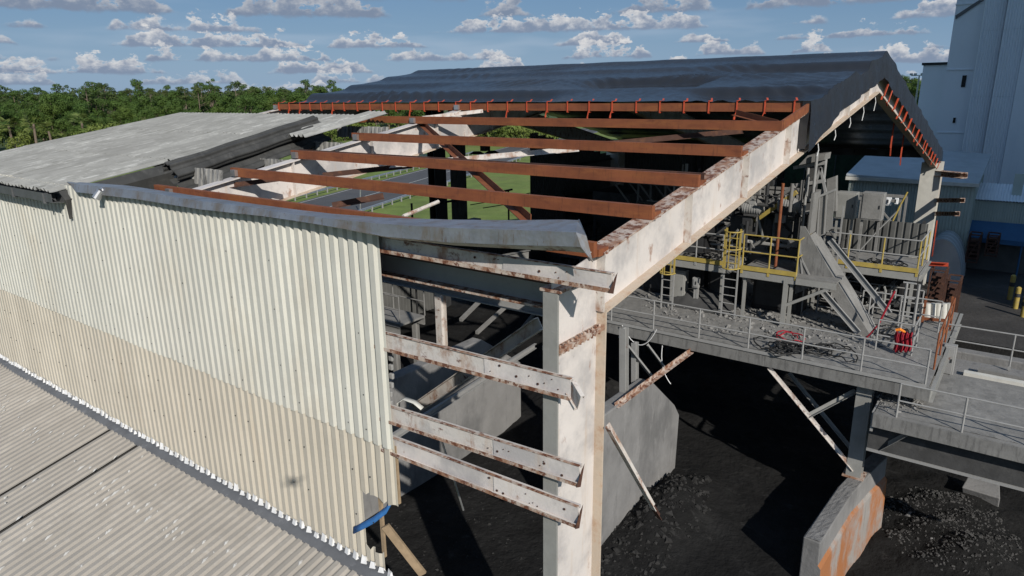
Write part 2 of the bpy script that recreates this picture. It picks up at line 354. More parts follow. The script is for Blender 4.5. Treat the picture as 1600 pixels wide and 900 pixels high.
for px, y0, y1, lb in ((563, 333, 292, 'thin pale marker pole beside the road, nearer the gutter'), (677, 290, 262, 'thin pale marker pole at the road edge by the dark column')):
    b = at(px, y0, z=0); m = MB().tube(b, at(px, y1, y=b.y), .07, 8); m.box(b-V(.2, .2, .02), b+V(.2, .2, .08)); tag(m.build('marker_pole', 'galv_bright'), lb, 'pole')
# ------------------------------------------------------------------ portal frames
FX = [1.27, 4.6, 7.7, 10.8, 14.0, 17.2, 20.0]
def frame(y, label, matn, near):
    t = thing('portal_frame', label, 'frame', (0, y, 0), 'portal frames of the open building')
    yw = y+.175
    # near column
    c = MB().box((.02, yw-.01, 0), (1.30, yw+.01, 9.355)).build('column', matn, t)
    MB().box((-.02, y+.05, 0), (.02, y+.30, 10.25)).build('flange', 'grey_green' if near else matn, c)
    MB().box((1.30, y, 0), (1.335, y+.35, 9.645)).build('flange', 'cream_edge', c)
    k = MB().prism([(.02, yw-.01, 9.36), (1.30, yw-.01, 9.36), (1.30, yw-.01, zt(1.3)-.03), (.02, yw-.01, zt(.02)-.03)], (0, .02, 0)).build('knee_panel', matn, t)
    MB().prism([(.025, y+.012, 9.33), (1.295, y+.012, 9.35), (1.295, y+.012, 9.42), (.025, y+.012, 9.40)], (0, .33, 0)).build('splice_plate', 'flaking', k)
    bl = MB()
    for i in range(11):
        x = .06+i*.115; z = 9.355
        for dz in (.075, -.05): bl.tube((x, y+.06, z+dz-.012), (x, y+.06, z+dz+.03), .022, 6)
    bl.build('bolts', 'flaking', k, kind='stuff')
    # near rafter as panels between stiffeners
    r = MB().prism([(1.2, y, zt(1.2)), (RX, y, zt(RX)), (RX, y, zt(RX)-.03), (1.2, y, zt(1.2)-.03)], (0, .35, 0)).build('rafter', 'flaking' if near else matn, t)
    xs = FX+[RX]
    for a, b in zip(xs, xs[1:]):
        MB().prism([(a+.012, yw-.01, zb(a)), (b-.012, yw-.01, zb(b)), (b-.012, yw-.01, zt(b)-.032), (a+.012, yw-.01, zt(a)-.032)], (0, .02, 0)).build('web_panel', matn, r)
    for a in FX:
        MB().prism([(a-.012, y+.015, zb(a)), (a+.012, y+.015, zb(a)), (a+.012, y+.015, zt(a)-.03), (a-.012, y+.015, zt(a)-.03)], (0, .32, 0)).build('stiffener', 'white_rusty' if near else matn, r)
    MB().prism([(1.338, y, zb(1.338)), (RX, y, zb(RX)), (RX, y, zb(RX)-.035), (1.34, y, zb(1.34)-.035)], (0, .35, 0)).build('bottom_flange', 'cream_edge', r)
    MB().box((-.03, y+.0, 10.26), (1.2, y+.35, 10.30)).build('cap_plate', 'flaking', t)
    # far rafter and column
    f = MB().prism([(RX, y, zt(RX)), (EX, y, zt(EX)), (EX, y, zt(EX)-.03), (RX, y, zt(RX)-.03)], (0, .35, 0)).build('rafter', matn, t)
    MB().prism([(RX, yw-.01, zb(RX)), (EX-.6, yw-.01, zb(EX-.6)), (EX-.6, yw-.01, zt(EX-.6)-.03), (RX, yw-.01, zt(RX)-.03)], (0, .02, 0)).build('web_panel', matn if near else matn, f)
    MB().prism([(RX, y, zb(RX)), (EX-.6, y, zb(EX-.6)), (EX-.6, y, zb(EX-.6)-.035), (RX, y, zb(RX)-.035)], (0, .35, 0)).build('bottom_flange', 'cream_edge', f)
    cw = MB().prism([(EX-.75, yw-.02, 0), (EX-.15, yw-.02, 0), (EX-.05, yw-.02, zt(EX)-.05), (EX-1.15, yw-.02, zt(EX)-.05)], (0, .04, 0)).build('column', 'white_pipe', t)
    for xa, xb in ((EX-.79, EX-1.19), (EX-.15, EX-.05)): MB().prism([(xa, y-.3, 0), (xa+.04, y-.3, 0), (xb+.04, y-.3, zt(EX)-.45), (xb, y-.3, zt(EX)-.45)], (0, 1.15, 0)).build('flange', 'white_pipe', cw)
    return t
frame(0, 'tall white rust-flecked gable frame with corner column and sloping rafter in front', 'white_rust', True)
frame(12.2, 'white rusting roof frame striped by purlin shadows behind the red-brown purlins', 'white_rust', False)
frame(23.3, 'farthest white roof frame at the left end of the tarp', 'white_rusty', False)
# ------------------------------------------------------------------ purlins
PX = [(12.05, -.02, 23.7, 'topmost rust-red purlin, tied along with orange straps under the tarp edge'),
      (9.72, -.02, 23.6, 'second rust-red purlin, just below the strapped one'),
      (7.15, .05, 12.6, 'third rust-red purlin down from the tarp'),
      (4.80, .02, 12.6, 'fourth rust-red purlin, doubled by a dark channel behind it'),
      (2.80, .0, 12.6, 'fifth rust-red purlin, nearest above the bent gutter'),
      (.95, .05, 13.2, 'lowest rust-red purlin, mostly hidden behind the bent gutter')]
for i, (x, y0, y1, lb) in enumerate(PX):
    z = zt(x)+.125
    t = thing('purlin', lb, 'purlin', (x, y0, z-.135), 'rust-red roof purlins')
    MB().chan((x, y1, z), (x, y0, z), .11, .235, .012, flip=-1, lip=.03).build('channel', 'rust', t)
    for fy in (0, 12.2, 23.3):
        if y0-.1 <= fy <= y1:
            MB().box((x+.115, fy+.02, zt(x)+.002), (x+.42, fy+.33, zt(x+.42)+.05)).build('cleat', 'rust', t)
            if fy > 1: MB().box((x-.10, fy+.05, zt(x)+.03), (x-.004, fy+.25, zt(x)+.20)).build('bracket', 'galv_bright', t)
    MB().box((x+.001, y0-.008, z-.116), (x+.108, y0-.001, z+.116)).build('end_plate', 'rust', t)
    if i == 3: MB().chan((x+.30, y1, z+.02), (x+.30, y0, z+.02), .07, .2, .012, flip=-1, lip=.02).build('channel', 'rust_dark', t)
def angle_bar(name, a, b, w, m, label, cat='brace', group=None):
    return tag(MB().angle(a, b, w, .014).build(name, m), label, cat, group)
tag(MB().chan((12.2, -.03, zt(12.2)+.12), (9.85, -.03, zt(9.85)+.12), .06, .22, .012).build('rake_channel', 'rust'), 'rust-red edge channel on the rafter between the two uppermost purlins', 'channel')
angle_bar('brace', roofpt(655, 190, -.15), roofpt(830, 348, -.15), .16, 'rust', 'rust-red diagonal brace crossing below the purlins in mid roof')
angle_bar('brace', roofpt(610, 262, -.25), roofpt(905, 236, -.25), .13, 'white_rusty', 'pale flat brace lying under the third and fourth purlins')
angle_bar('brace', roofpt(940, 229, -.3), roofpt(1160, 208, -.3), .13, 'rust_dark', 'dull brown brace rising to the rafter between the second and third purlins')
angle_bar('brace', roofpt(1150, 180, -.05), roofpt(1215, 197, -.05), .15, 'rust', 'short rust-red tie between the two uppermost purlins at the gable')
angle_bar('brace', roofpt(345, 295, -.25), roofpt(442, 282, -.25), .12, 'rust_dark', 'short brown brace beside the hanging grey sheet at the left')
angle_bar('brace', roofpt(505, 277, -.35), roofpt(645, 262, -.35), .13, 'rust_dark', 'brown brace crossing the view of the far guard rail')
angle_bar('brace', roofpt(520, 325, -.6), roofpt(600, 310, -.6), .14, 'rust_dark', 'low brown brace crossing the view of the road')
angle_bar('brace', roofpt(660, 187, .05), roofpt(755, 176, .05), .12, 'white_rusty', 'short pale brace under the tarp beside the second frame')
tag(MB().tube(roofpt(630, 338, -1), roofpt(685, 315, -1), .05).build('pipe', 'white_rusty'), 'pale pipe crossing the view of the lawn above the gutter', 'pipe')
# corrugated sheet remnants hanging beside frame two
for j, (x, px0, px1, py) in enumerate(((2.38, 272, 345, 268), (4.78, 385, 462, 251), (7.05, 467, 553, 222), (8.53, 527, 605, 198))):
    y1 = at(px0, py, x=x).y; n = max(4, round((y1-12.42)/.22)); L = .50 if j < 3 else .36
    me = rib_sheet('sheet_remnant', 'fibre_edge', n, (y1-12.42)/n, .07, L, .012, .06, j)
    z = at(px1, py+(27 if j < 3 else 18), x=x).z
    o = inst('sheet_remnant', me, None, (x, 12.42, z), (0, rad(10), 0))
    tag(o, ['broken grey corrugated strip hanging nearest the gutter', 'broken grey corrugated strip hanging left of the fifth purlin end', 'stained grey corrugated strip hanging by the end of the fourth purlin', 'pale corrugated strip hanging by the end of the third purlin'][j], 'roof sheet', 'broken roof strips on the second frame')
# ------------------------------------------------------------------ clad side wall
wall = thing('clad_wall', 'long ribbed side wall of cream sheets over beige sheets', 'wall', (-.15, 14, 0))
up = [rib_sheet('cladding_sheet', 'cream', 4, .25, .06, 4.0, .008, .03, s, .50, .14) for s in range(3)]
lw = [rib_sheet('cladding_sheet', 'beige', 4, .25, .06, 3.1, .008, .02, s, .50, .14) for s in range(2)]
for i in range(24):
    y = 3.52+i
    inst('cladding_sheet', up[i % 3], wall, (-.15-.004*(i % 2), y, 6.78+R.uniform(-.02, .02)), (0, rad(R.uniform(-.25, .25)), 0))
    if i: inst('cladding_sheet', lw[i % 2], wall, (-.125-.004*(i % 2), y, 3.82), (0, rad(R.uniform(-.2, .2)), 0))
inst('cladding_sheet', rib_sheet('cladding_sheet', 'beige', 4, .25, .05, 1.33, .008, .10, 9, .50, .14), wall, (-.125, 3.52, 5.60))
inst('cladding_sheet', rib_sheet('cladding_sheet', 'beige', 2, .25, .05, .5, .008, .2, 11, .50, .14), wall, (-.125, 4.02, 3.82))
sc = MB()
for i in range(24):
    for z in (9.9, 8.9, 7.7, 7.0, 6.0, 5.0):
        for k in ((0,) if i % 2 else (2,)): yy = 3.52+i+.12+k*.25; sc.box((-.218, yy, z-.012), (-.205, yy+.024, z+.012))
sc.build('screws', 'dark_steel', wall, kind='stuff')
MB().box((-.11, 3.50, 5.6), (-.06, 3.58, 6.8)).build('timber_batten', 'wood', wall)
MB().box((-.10, 4.02, 4.2), (-.05, 4.10, 5.6)).build('timber_batten', 'wood', wall)
tag(MB().bar((-.1, 3.95, 4.95), (.25, 3.35, 3.9), .06, .16).build('plank', 'wood'), 'pale timber plank leaning in the gap at the wall foot', 'plank')
# blue ribbon
def ribbon(pts, w, wv, m, name):
    mb = MB(); vs = []
    for i, p in enumerate(pts): p = Vector(p); vs += [p-Vector(wv)*w, p+Vector(wv)*w]
    mb.add(vs, [(2*i, 2*i+1, 2*i+3, 2*i+2) for i in range(len(pts)-1)])
    o = mb.build(name, m, smooth=True); s = o.modifiers.new('thick', 'SOLIDIFY'); s.thickness = .012; return o
bp = [at(618, 725, x=-.02), at(619, 752, x=-.03), at(616, 775, x=-.06), at(604, 797, x=-.12), at(585, 812, x=-.18), at(567, 822, x=-.22), at(553, 829, x=-.24)]
tag(ribbon(bp, .07, (.3, .2, .9), 'blue_tarp', 'tarp_strip'), 'frayed blue tarp strip dangling at the lower corner of the ribbed wall', 'tarp strip')
# white curled flashing scrap and foam at the wall's edge
cp = [at(622, 640, x=.05), at(622, 628, x=.05), at(632, 622, x=.05), at(648, 628, x=.05), at(660, 638, x=.05)]
tag(ribbon(cp, .05, (1, .2, .1), 'white_pipe', 'flashing_scrap'), 'curled white flashing scrap at the torn edge of the wall', 'flashing')
ft = thing('foam_strip', 'broken white foam strip behind the torn wall edge', 'foam', at(610, 640, x=.02))
for k in range(7):
    p = at(610+R.uniform(-1, 2), 560+k*14, x=.02); MB().box(p-V(.03, .05, .05), p+V(.03, .05, .06)).build('foam_lump', 'grey_paint', ft, bevel=.02)
# ------------------------------------------------------------------ annex roof below
TH = rad(13.5); an = thing('annex_roof', 'low beige ribbed annex roof dabbed with white sealant', 'roof', (-5, 14, 3))
def anz(x): return 3.80+math.tan(TH)*(x+.25)
a0 = rib_sheet('roof_sheet', 'annex', 4, .25, .058, 4.7, .008, .02, 1, .46, .16)
a1 = rib_sheet('roof_sheet', 'annex', 4, .25, .058, 6.5, .008, .02, 2, .46, .16)
gA, gB = at(212, 692, x=-.45).y, at(168, 660, x=-.45).y
ys = []; y = gA-.09
while y > 3.4: y -= 1.0; ys.append(y)
sky_w = (gB-gA-.18); ys2 = []; y = gB+.09
while y < 27: ys2.append(y); y += 1.0
for y in ys+ys2:
    for me, x0, L, dz in ((a0, -.25-4.7*math.cos(TH), 4.7, .012), (a1, -.25-4.55*math.cos(TH)-6.5*math.cos(TH), 6.5, 0)):
        inst('roof_sheet', me, an, (x0, y, anz(x0)+dz), (0, math.pi/2-TH, 0))
nb = max(2, round(sky_w/.25)); b0 = rib_sheet('roof_sheet', 'annex', nb, sky_w/nb, .045, 11, .008, .02, 4, .46, .16)
x0 = -.25-11*math.cos(TH); inst('roof_sheet', b0, an, (x0, gA+.09, anz(x0)+.02), (0, math.pi/2-TH, 0))
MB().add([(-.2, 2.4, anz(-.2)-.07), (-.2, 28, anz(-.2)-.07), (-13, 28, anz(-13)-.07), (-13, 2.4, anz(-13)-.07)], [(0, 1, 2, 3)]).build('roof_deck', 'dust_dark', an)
db = MB()
for i in range(330):
    x = -.6-R.random()**1.0*8; k = R.randrange(0, 70); y = gA-.09-9+k*.25+.13; 
    if R.random() < .55: x = -R.choice((1.55, 1.75, 3.3, 4.7, 4.9, 6.6, 8.2))-R.uniform(-.06, .06)
    z = anz(x)+.088; s = R.uniform(.025, .06); a = R.uniform(.6, 2.2)
    o = [V(x-s*a, y-s*.7, z-.02*a), V(x+s*.2, y-s*.9, z), V(x+s*a*1.2, y, z+.012*a), V(x, y+s*.8, z)]
    db.add([p+V(0, 0, -.01) for p in o]+[V(x, y, z+.018)], [(0, 1, 4), (1, 2, 4), (2, 3, 4), (3, 0, 4)])
db.build('sealant_dabs', 'sealant', an, kind='stuff')
fl = thing('wall_flashing', 'grey metal flashing strip with white foam plugs along the foot of the ribbed wall', 'flashing', (-.3, 14, 3.8))
for i in range(8):
    y0, y1 = 3.3+i*3, 3.3+i*3+3.04
    MB().prism([(-.205, y0, 3.98), (-.215, y0, 3.90), (-.42, y0, anz(-.42)+.075), (-.43, y0, anz(-.43)+.04), (-.41, y0, anz(-.42)+.065), (-.19, y0, 3.885), (-.185, y0, 3.98)], (0, y1-y0, R.uniform(-.01, .01))).build('flashing_length', 'flashing', fl)
fmesh = []
for s in range(3):
    rr = random.Random(s); m = MB(); m.add([(-.05, -.07, 0), (.03, -.08, 0), (.03, .08, .0), (-.05, .06, 0), (-.02, -.05, .10+rr.random()*.06), (.02, -.04, .12), (.02, .05, .10), (-.02, .03, .13+rr.random()*.05)], [(0, 1, 5, 4), (1, 2, 6, 5), (2, 3, 7, 6), (3, 0, 4, 7), (4, 5, 6, 7), (3, 2, 1, 0)]); fmesh.append(m.mesh('foam_plug', 'white_fill'))
for k in range(94): inst('foam_plug', fmesh[k % 3], fl, (-.205, 3.50+k*.25+.03, 3.93+R.uniform(-.02, .02)), (0, 0, R.uniform(-.4, .4)), (1, 1, R.uniform(.6, 1.2)))
# ------------------------------------------------------------------ standing grey roof at the left
gr = thing('sheeted_roof', 'surviving grey fibre-cement roof slope at the left', 'roof', (4, 20, 11))
tr = math.atan(.163); zr = .30
rl = [rib_sheet('roof_sheet', 'fibre', 4, .25, .085, 3.35, .010, .06, s, .16, .28) for s in range(3)]
for i in range(12):
    for j in range(3):
        y = 14.6+i*1.0; x = -.55+j*3.2
        if i == 0 and j < 1: continue
        inst('roof_sheet', rl[(i+j) % 3], gr, (x, y, 10.42+.163*x+zr+.016*(2-j)*0+.018*j), (0, math.pi/2-tr, 0))
inst('roof_sheet', rl[0], gr, (6.1, 13.5, 10.42+.163*6.1+zr+.02), (0, math.pi/2-tr-rad(1.5), rad(-4)))
for x in (0.3, 3.0, 5.8, 8.6): MB().chan((x, 26, zt(x)+.13), (x, 14.9, zt(x)+.13), .1, .25).build('purlin', 'dark_steel', gr)
# dark curled sheets lying along the torn edge
P0, P1 = V(1.75, 13.95, 10.93), V(7.7, 15.1, 11.98); dv = (P1-P0).normalized(); sd = dv.cross(V(0, 0, 1)).normalized(); uu = sd.cross(dv)
def curl(name, label, pts, off, seed):
    mb = MB(); vs = []; K = len(pts); M = 14; rr = random.Random(seed)
    for i in range(M+1):
        q = P0.lerp(P1, i/M)+off+V(0, 0, .012*math.sin(i*1.3+seed)); ss = 1+.02*math.sin(i*.9+seed)
        vs += [q+sd*a*ss+uu*b*ss for a, b in pts]
    mb.add(vs, [(i*K+k, i*K+k+1, (i+1)*K+k+1, (i+1)*K+k) for i in range(M) for k in range(K-1)])
    o = mb.build(name, 'fibre_dark', smooth=False); s = o.modifiers.new('thick', 'SOLIDIFY'); s.thickness = .03
    return tag(o, label, 'roof sheet', 'dark sheets torn off the roof')
loft_p = [V(x_, y_, zt(x_)+.27) for x_, y_ in ((-.4, 15.6), (1.2, 15.55), (2.6, 15.5))]
un = MB(); un.add([p for q in loft_p for p in (q, q+V(.02, -.25, -.22), q+V(.1, -.1, -.75))], [(0, 1, 4, 3), (3, 4, 7, 6), (1, 2, 5, 4), (4, 5, 8, 7)]); uo = tag(un.build('torn_sheet', 'fibre_dark'), 'black torn underside hanging at the broken eave of the grey roof', 'roof sheet', 'dark sheets torn off the roof'); uo.modifiers.new('t', 'SOLIDIFY').thickness = .03
def wav(a0, a1, r, n, amp=.05, k=4): return [((r+amp*math.cos(k*2*math.pi*i/n))*math.cos(rad(a0+(a1-a0)*i/n)), (r+amp*math.cos(k*2*math.pi*i/n))*math.sin(rad(a0+(a1-a0)*i/n))) for i in range(n+1)]
curl('torn_sheet', 'large dark curled roof sheet lying along the broken edge of the grey roof', wav(-60, 200, .19, 36, .022, 5), V(0, 0, .14), 1)
curl('torn_sheet', 'narrower dark curled roof sheet under the large curl', wav(-70, 160, .13, 24, .015, 3), sd*.25-V(0, 0, .02), 2)
curl('torn_sheet', 'flat dark roof sheet drooping below the curled ones', [(-.3+.06*i, .025*math.cos(i*1.6)-.03*i) for i in range(11)], sd*.33-V(0, 0, .14), 3)
# ------------------------------------------------------------------ gutters
def loft(name, sections, m, parent=None, th=.012, **k):
    K = len(sections[0]); vs = [p for s in sections for p in s]
    o = MB().add(vs, [(i*K+j, i*K+j+1, (i+1)*K+j+1, (i+1)*K+j) for i in range(len(sections)-1) for j in range(K-1)]).build(name, m, parent, **k)
    s = o.modifiers.new('thick', 'SOLIDIFY'); s.thickness = th; return o
# bent eave trim: top inner, top outer, front bottom, lip  (sighted along its length)
rows = [((103, 283), (108, 286), (118, 300), .0), ((200, 290), (206, 297), (212, 311), .0), ((300, 305), (306, 313), (312, 327), .02), ((400, 319), (406, 326), (412, 338), .03), ((460, 327), (463, 336), (468, 346), .05),
        ((520, 334), (520, 342), (524, 355), .08), ((600, 340), (600, 350), (604, 370), .1), ((700, 343), (700, 356), (704, 379), .12), ((800, 344), (800, 359), (804, 383), .13), ((880, 343), (878, 362), (884, 385), .14), ((903, 344), (900, 363), (908, 386), .14)]
sec = []
for (a, b, c_, e) in rows:
    pa, pb, pc = at(*a, x=.18+e), at(*b, x=-.30-e*1.3), at(*c_, x=-.36-e)
    q = V(pc.x+.16, pc.y, pc.z-.02)
    sec.append([V(pa.x+.1, pa.y, pa.z-.1), pa, pb, pc, q])
gt = thing('eave_gutter', 'long bent galvanised gutter sagging along the top of the ribbed wall', 'gutter', sec[5][3])
loft('trough', sec, 'galv', gt)
e = sec[-1]; tip = [V(*(e[3]+V(.10, -.12, -.20))), V(*(e[2]+V(.14, -.07, -.06))), V(*(e[1]+V(0, -.02, .02)))]
loft('torn_end', [[e[1], e[2], e[3]], [tip[2], tip[1], tip[0]]], 'galv', gt)
loft('lower_lip', [[s[3]+V(.01, 0, -.005), s[3]+V(.12, 0, -.03-.012*i), s[3]+V(.26, 0, -.04-.014*i)] for i, s in enumerate(sec[4:], 0)], 'white_rusty', gt)
g2 = thing('eave_gutter', 'dark gutter under the ribbed edge of the grey roof at far left', 'gutter', (-.5, 20, 10.2))
MB().sweep((-.42, 27, 10.42), (-.42, 15.75, 10.42), [(.14, .14), (.14, -.09), (-.16, -.12), (-.18, .10), (-.165, .10), (-.15, -.10), (.12, -.075), (.12, .14)]).build('trough', 'galv_dark', g2)
for k in range(5): MB().box((-.60, 16.2+k*2.2, 10.28), (-.28, 16.24+k*2.2, 10.56)).build('bracket', 'galv_dark', g2)
o = at(158, 298, x=-.33); spout = MB().tube(o, at(150, 310, x=-.45), .09, 12, .10); spout.tube(o+V(.1, 0, .05), o, .07, 10)
tag(spout.build('downspout', 'galv_bright'), 'short shiny pipe spout poking out below the gutter', 'pipe')
# ------------------------------------------------------------------ girts at the torn corner
def zgirt(p, q, w, h, t=.012): # web vertical, bottom flange outwards with lip
    pr = [(-w, -h/2), (-w, -h/2+.05), (-w+t, -h/2+.05), (-w+t, -h/2+t), (-t/2, -h/2+t), (-t/2, h/2), (w, h/2), (w, h/2-.05), (w-t, h/2-.05), (w-t, h/2-t), (t/2, h/2-t), (t/2, -h/2)]
    return MB().sweep(p, q, [(-a, b) for a, b in pr][::-1])
girts = [((597, 381), (957, 441), -.10, .24, 'white_rusty', 'topmost rusty white girt under the gutter, its end past the column'),
         ((603, 533), (893, 607), -.12, .30, 'white_rusty', 'bent-ended rusty white girt at mid height of the corner column'),
         ((618, 650), (906, 742), -.12, .30, 'white_rusty', 'upper of the two lowest girts, rust blistered'),
         ((620, 698), (904, 806), -.12, .32, 'white_rust', 'lowest white girt, dotted with bolt holes')]
for i, (a, b, x, h, m, lb) in enumerate(girts):
    x += .04; p, q = at(*a, x=x), at(*b, x=x); p.y += .35
    t = thing('wall_girt', lb, 'girt', q, 'torn wall girts at the corner')
    zgirt(p, q, .07, h).build('channel', m, t)
    MB().bar(p+V(-.078, 0, -h/2+.022), q+V(-.078, 0, -h/2+.022), .012, .062).build('rusted_lip', 'flaking', t); MB().bar(p+V(-.010, 0, h/2+.004), q+V(-.010, 0, h/2+.004), .05, .012).build('rusted_edge', 'flaking', t)
    mid = p.lerp(q, .62)
    zgirt(mid+V(-.016, 0, .006), q+V(-.016, -.0, .006), .066, h*.95).build('lap_channel', 'white_rust', t)
    hl = MB()
    for k in range(8):
        c = p.lerp(q, .5+.48*R.random()); c = c+V(-.024, 0, R.uniform(-.3, .35)*h); hl.tube(c, c+V(-.012, 0, 0), R.choice((.008, .010, .02)), 7)
    hl.build('bolt_holes', 'rust_dark', t, kind='stuff')
    if i == 1:
        zgirt(q+V(0, .02, 0), at(905, 630, x=-.22), .06, h*.9).build('bent_end', 'white_rusty', t)
    else: MB().add([q+V(-.12, -.01, -h/2), q+V(-.02, -.03, -h/2-.03), q+V(.1, -.02, h/2), q+V(-.01, -.035, h/2-.05)], [(0, 1, 2, 3)]).build('torn_end', 'rust_dark', t)
def ib(name, a, b, w, h, m, label, cat='beam', up=(0, 0, 1), group=None): return tag(MB().ibeam(a, b, w, h, .02, up).build(name, m), label, cat, group)
t = thing('eave_beam', 'grey eave beam with rust-eaten lower flange behind the top girt', 'beam', (.6, 6, 9.7))
MB().box((.59, .36, 9.86), (.61, 12.1, 10.22)).build('web', 'grey_paint', t)
MB().box((.42, .36, 9.82), (.78, 12.1, 9.857)).build('bottom_flange', 'flaking', t); MB().box((.42, .36, 10.223), (.78, 12.1, 10.25)).build('top_flange', 'rust_dark', t)
ib('tie_beam', V(1.9, .4, 9.3), V(1.9, 12, 9.3), .22, .3, 'grey_paint', 'grey tie beam below the eave beam')
p, q = at(648, 640, y=6.5), at(845, 505, y=2.0)
tag(MB().chan(p, q, .12, .26, .02).build('brace_beam', 'white_rusty'), 'cream channel brace slanting up to the corner column inside the torn wall', 'brace')
tag(MB().chan(at(600, 690, y=8), at(835, 540, y=9.8), .1, .2, .02).build('brace_beam', 'grey_paint'), 'grey brace lying low behind the cream slanting brace', 'brace')
# hanging angle on the column
t = thing('hanging_brace', 'loose rusty cream angle hanging off the inner edge of the corner column', 'brace', at(945, 668, y=-.02))
MB().angle(at(945, 668, y=-.05), at(1017, 795, y=-.35), .12, .014).build('angle', 'white_rusty', t)
MB().angle(at(1017, 794, y=-.35), at(1027, 810, y=-.38), .10, .014).build('torn_end', 'rust_dark', t)
tag(MB().tube(at(690, 688, x=1.2), at(724, 797, x=1.6), .022).build('hanging_rod', 'galv_bright'), 'thin rod dangling below the two lowest girts', 'rod')
# ------------------------------------------------------------------ tarp
rt = random.Random(21)
_wr = [(rt.uniform(12.5, 21.5), rt.uniform(0, 23), rt.uniform(-.5, .5), rt.uniform(.6, 1.6)) for _ in range(16)]
def SS(a, b, v): v = max(0, min(1, (v-a)/(b-a))); return v*v*(3-2*v)
def tarpz(x, y):
    """tarp laid over purlins: taut over the purlin lines, sagging between, creased near the tie points"""
    ps = [12.05, 14.5, 17.0, 19.5, RX] if x <= RX else [RX, 25, 28, 31, 34, 37, 40, 43, EX+.6]
    base = zt(x)+.30
    for a, b in zip(ps, ps[1:]):
        if a <= x <= b+1e-6:
            u = (x-a)/(b-a); i = ps.index(a)
            if x <= RX:
                yw = y+.5*math.sin(x*1.1)
                A = [.30*SS(8.0, 10.5, yw)+.32*(1-SS(3.2, 5.0, yw))*SS(-.2, 1.2, yw), .42*SS(3.6, 4.6, yw)*(1-SS(7.2, 9.5, yw))+.16*SS(15, 18, yw), .20*(1-SS(3, 6, yw))+.10, .10][i]
            else: A = .16
            zl = zt(a)+.30-A*.55; g = SS(.70, .985, u); lo = (zt(a)+.30)*(1-SS(0, .35, u))+zl*SS(0, .35, u)+.35*u*(zt(b)-zt(a))
            st = lo*(1-g)+(zt(b)+.30)*g; w = min(1, A*3); base = base*(1-w)+st*w-.05*math.sin(math.pi*u)*(1-w)
    base += .010*math.sin(y*2.1+x*1.1+2*math.sin(x*.7))*math.sin(x*1.3+y*.15)
    for wx, wy, sl, wd in _wr:
        d = (y-wy)-sl*3*(x-wx); e = math.exp(-((x-wx)/wd)**2-((y-wy)/1.4)**2); base += .045*e*math.cos(d*9)
    return max(base, zt(x)+.05)
tp = thing('roof_tarp', 'black plastic tarp stretched over the ridge and upper roof', 'tarp', (RX, 12, 13))
MB().grid(lambda u, v: (12.03+u*(RX-12.03), -.06+v*23.85, tarpz(max(12.05, 12.03+u*(RX-12.03)), -.06+v*23.85)), 110, 150).build('near_slope', 'tarp', tp, smooth=True)
MB().grid(lambda u, v: (RX+u*(EX+.6-RX), -.06+v*23.85, tarpz(RX+u*(EX+.6-RX), -.06+v*23.85)), 70, 90).build('far_slope', 'tarp', tp, smooth=True)
def skirt(x0, x1, dfn, name):
    n = int((x1-x0)*7)
    def fn(u, v):
        x = x0+u*(x1-x0); z = tarpz(x, -.06)
        fold = .02*math.sin(x*5.1+1.2*math.sin(x*1.7))+.025*math.sin(x*2.3)
        return (x, -.065-.06*v**.6-fold*v, z*(1-v)+(zt(x)+.30-dfn(x))*v)
    MB().grid(fn, n, 8).build(name, 'tarp', tp, smooth=True)
skirt(12.0, RX, lambda x: .93+.42*(1-SS(12, 15.5, x))+.02*math.sin(x*1.9), 'gable_skirt')
skirt(RX, EX+.6, lambda x: 1.0+.03*math.sin(x*1.1), 'gable_skirt')
MB().grid(lambda u, v: (12.0-.09*v+.03*math.sin(v*9), -.06+u*.2, tarpz(12.06, -.06)-1.25*v), 4, 8).build('corner_flap', 'tarp', tp, smooth=True)
MB().grid(lambda u, v: (EX+.6+.12*v*math.sin(u*40), -.06+u*23.8, tarpz(EX+.6, 1)-.5*v), 120, 3).build('eave_hem', 'tarp', tp, smooth=True)
def strap(y, x=12.05, dang=0):
    z = zt(x); m = MB(); w = .017
    m.box((x-.035, y-w, z-.03), (x-.012, y+w, z+.30)); m.box((x-.035, y-w, z+.285), (x+.22, y+w, z+.315)); m.box((x-.03, y-w, z-.045), (x+.12, y+w, z-.02))
    m.bar((x+.2, y, z+.31), (x+.42, y+.09, z+.37), .05, .015)
    if dang: m.bar((x-.04, y, z), (x-.05, y+.04, z-dang), .07, .02); m.tube((x-.05, y+.04, z-dang), (x-.05, y+.05, z-dang-.09), .03, 6)
    m.build('strap', 'strap', tp)
y = .35
while y < 23.4:
    strap(y, dang=R.choice((0, 0, 0, 0, 0, .12, .2))); y += .80+R.uniform(-.1, .1)
for i in range(17):   # ties along the far gable slope
    x = RX+.15+i*(EX-RX-.3)/16*.995+R.uniform(-.3, .3); z = zb(x)-.02; m = MB()
    m.bar((x, -.10, z-.1), (x+R.uniform(-.1, .25), -.18, z+.34), .065, .03); m.bar((x, -.05, z-.1), (x+R.uniform(-.2, .2), -.05, z-R.uniform(.10, .3)), .05, .03)
    m.build('strap', 'strap', tp)
for x in (30, 33.5): 
    m = MB(); m.bar((x, .6, zb(x)+.3), (x-.1, .6, zb(x)-.9), .06, .03); m.bar((x-.05, .6, zb(x)-.7), (x+.1, .6, zb(x)-1.3), .05, .03); m.build('strap', 'strap', tp)
for i in range(5):
    x = 13.4+i*1.9; z = zb(x)-.05; MB().path([(x, -.02, z), (x+.03, -.05, z-.18), (x-.02, -.03, z-.3-R.random()*.2)], .013, 5).build('cord_end', 'white_fill', tp)
for k in range(5):
    p = V(EX-.4, -.08, 7.6-k*.35); MB().bar(p, p+V(R.uniform(-.3, .4), -.02, -R.uniform(.4, .8)), .14, .03).build('strap', 'strap', tp)
MB().bar((EX-.1, -.4, 4.4), (EX+.1, -.42, 1.9), .07, .03).build('strap', 'strap', tp)
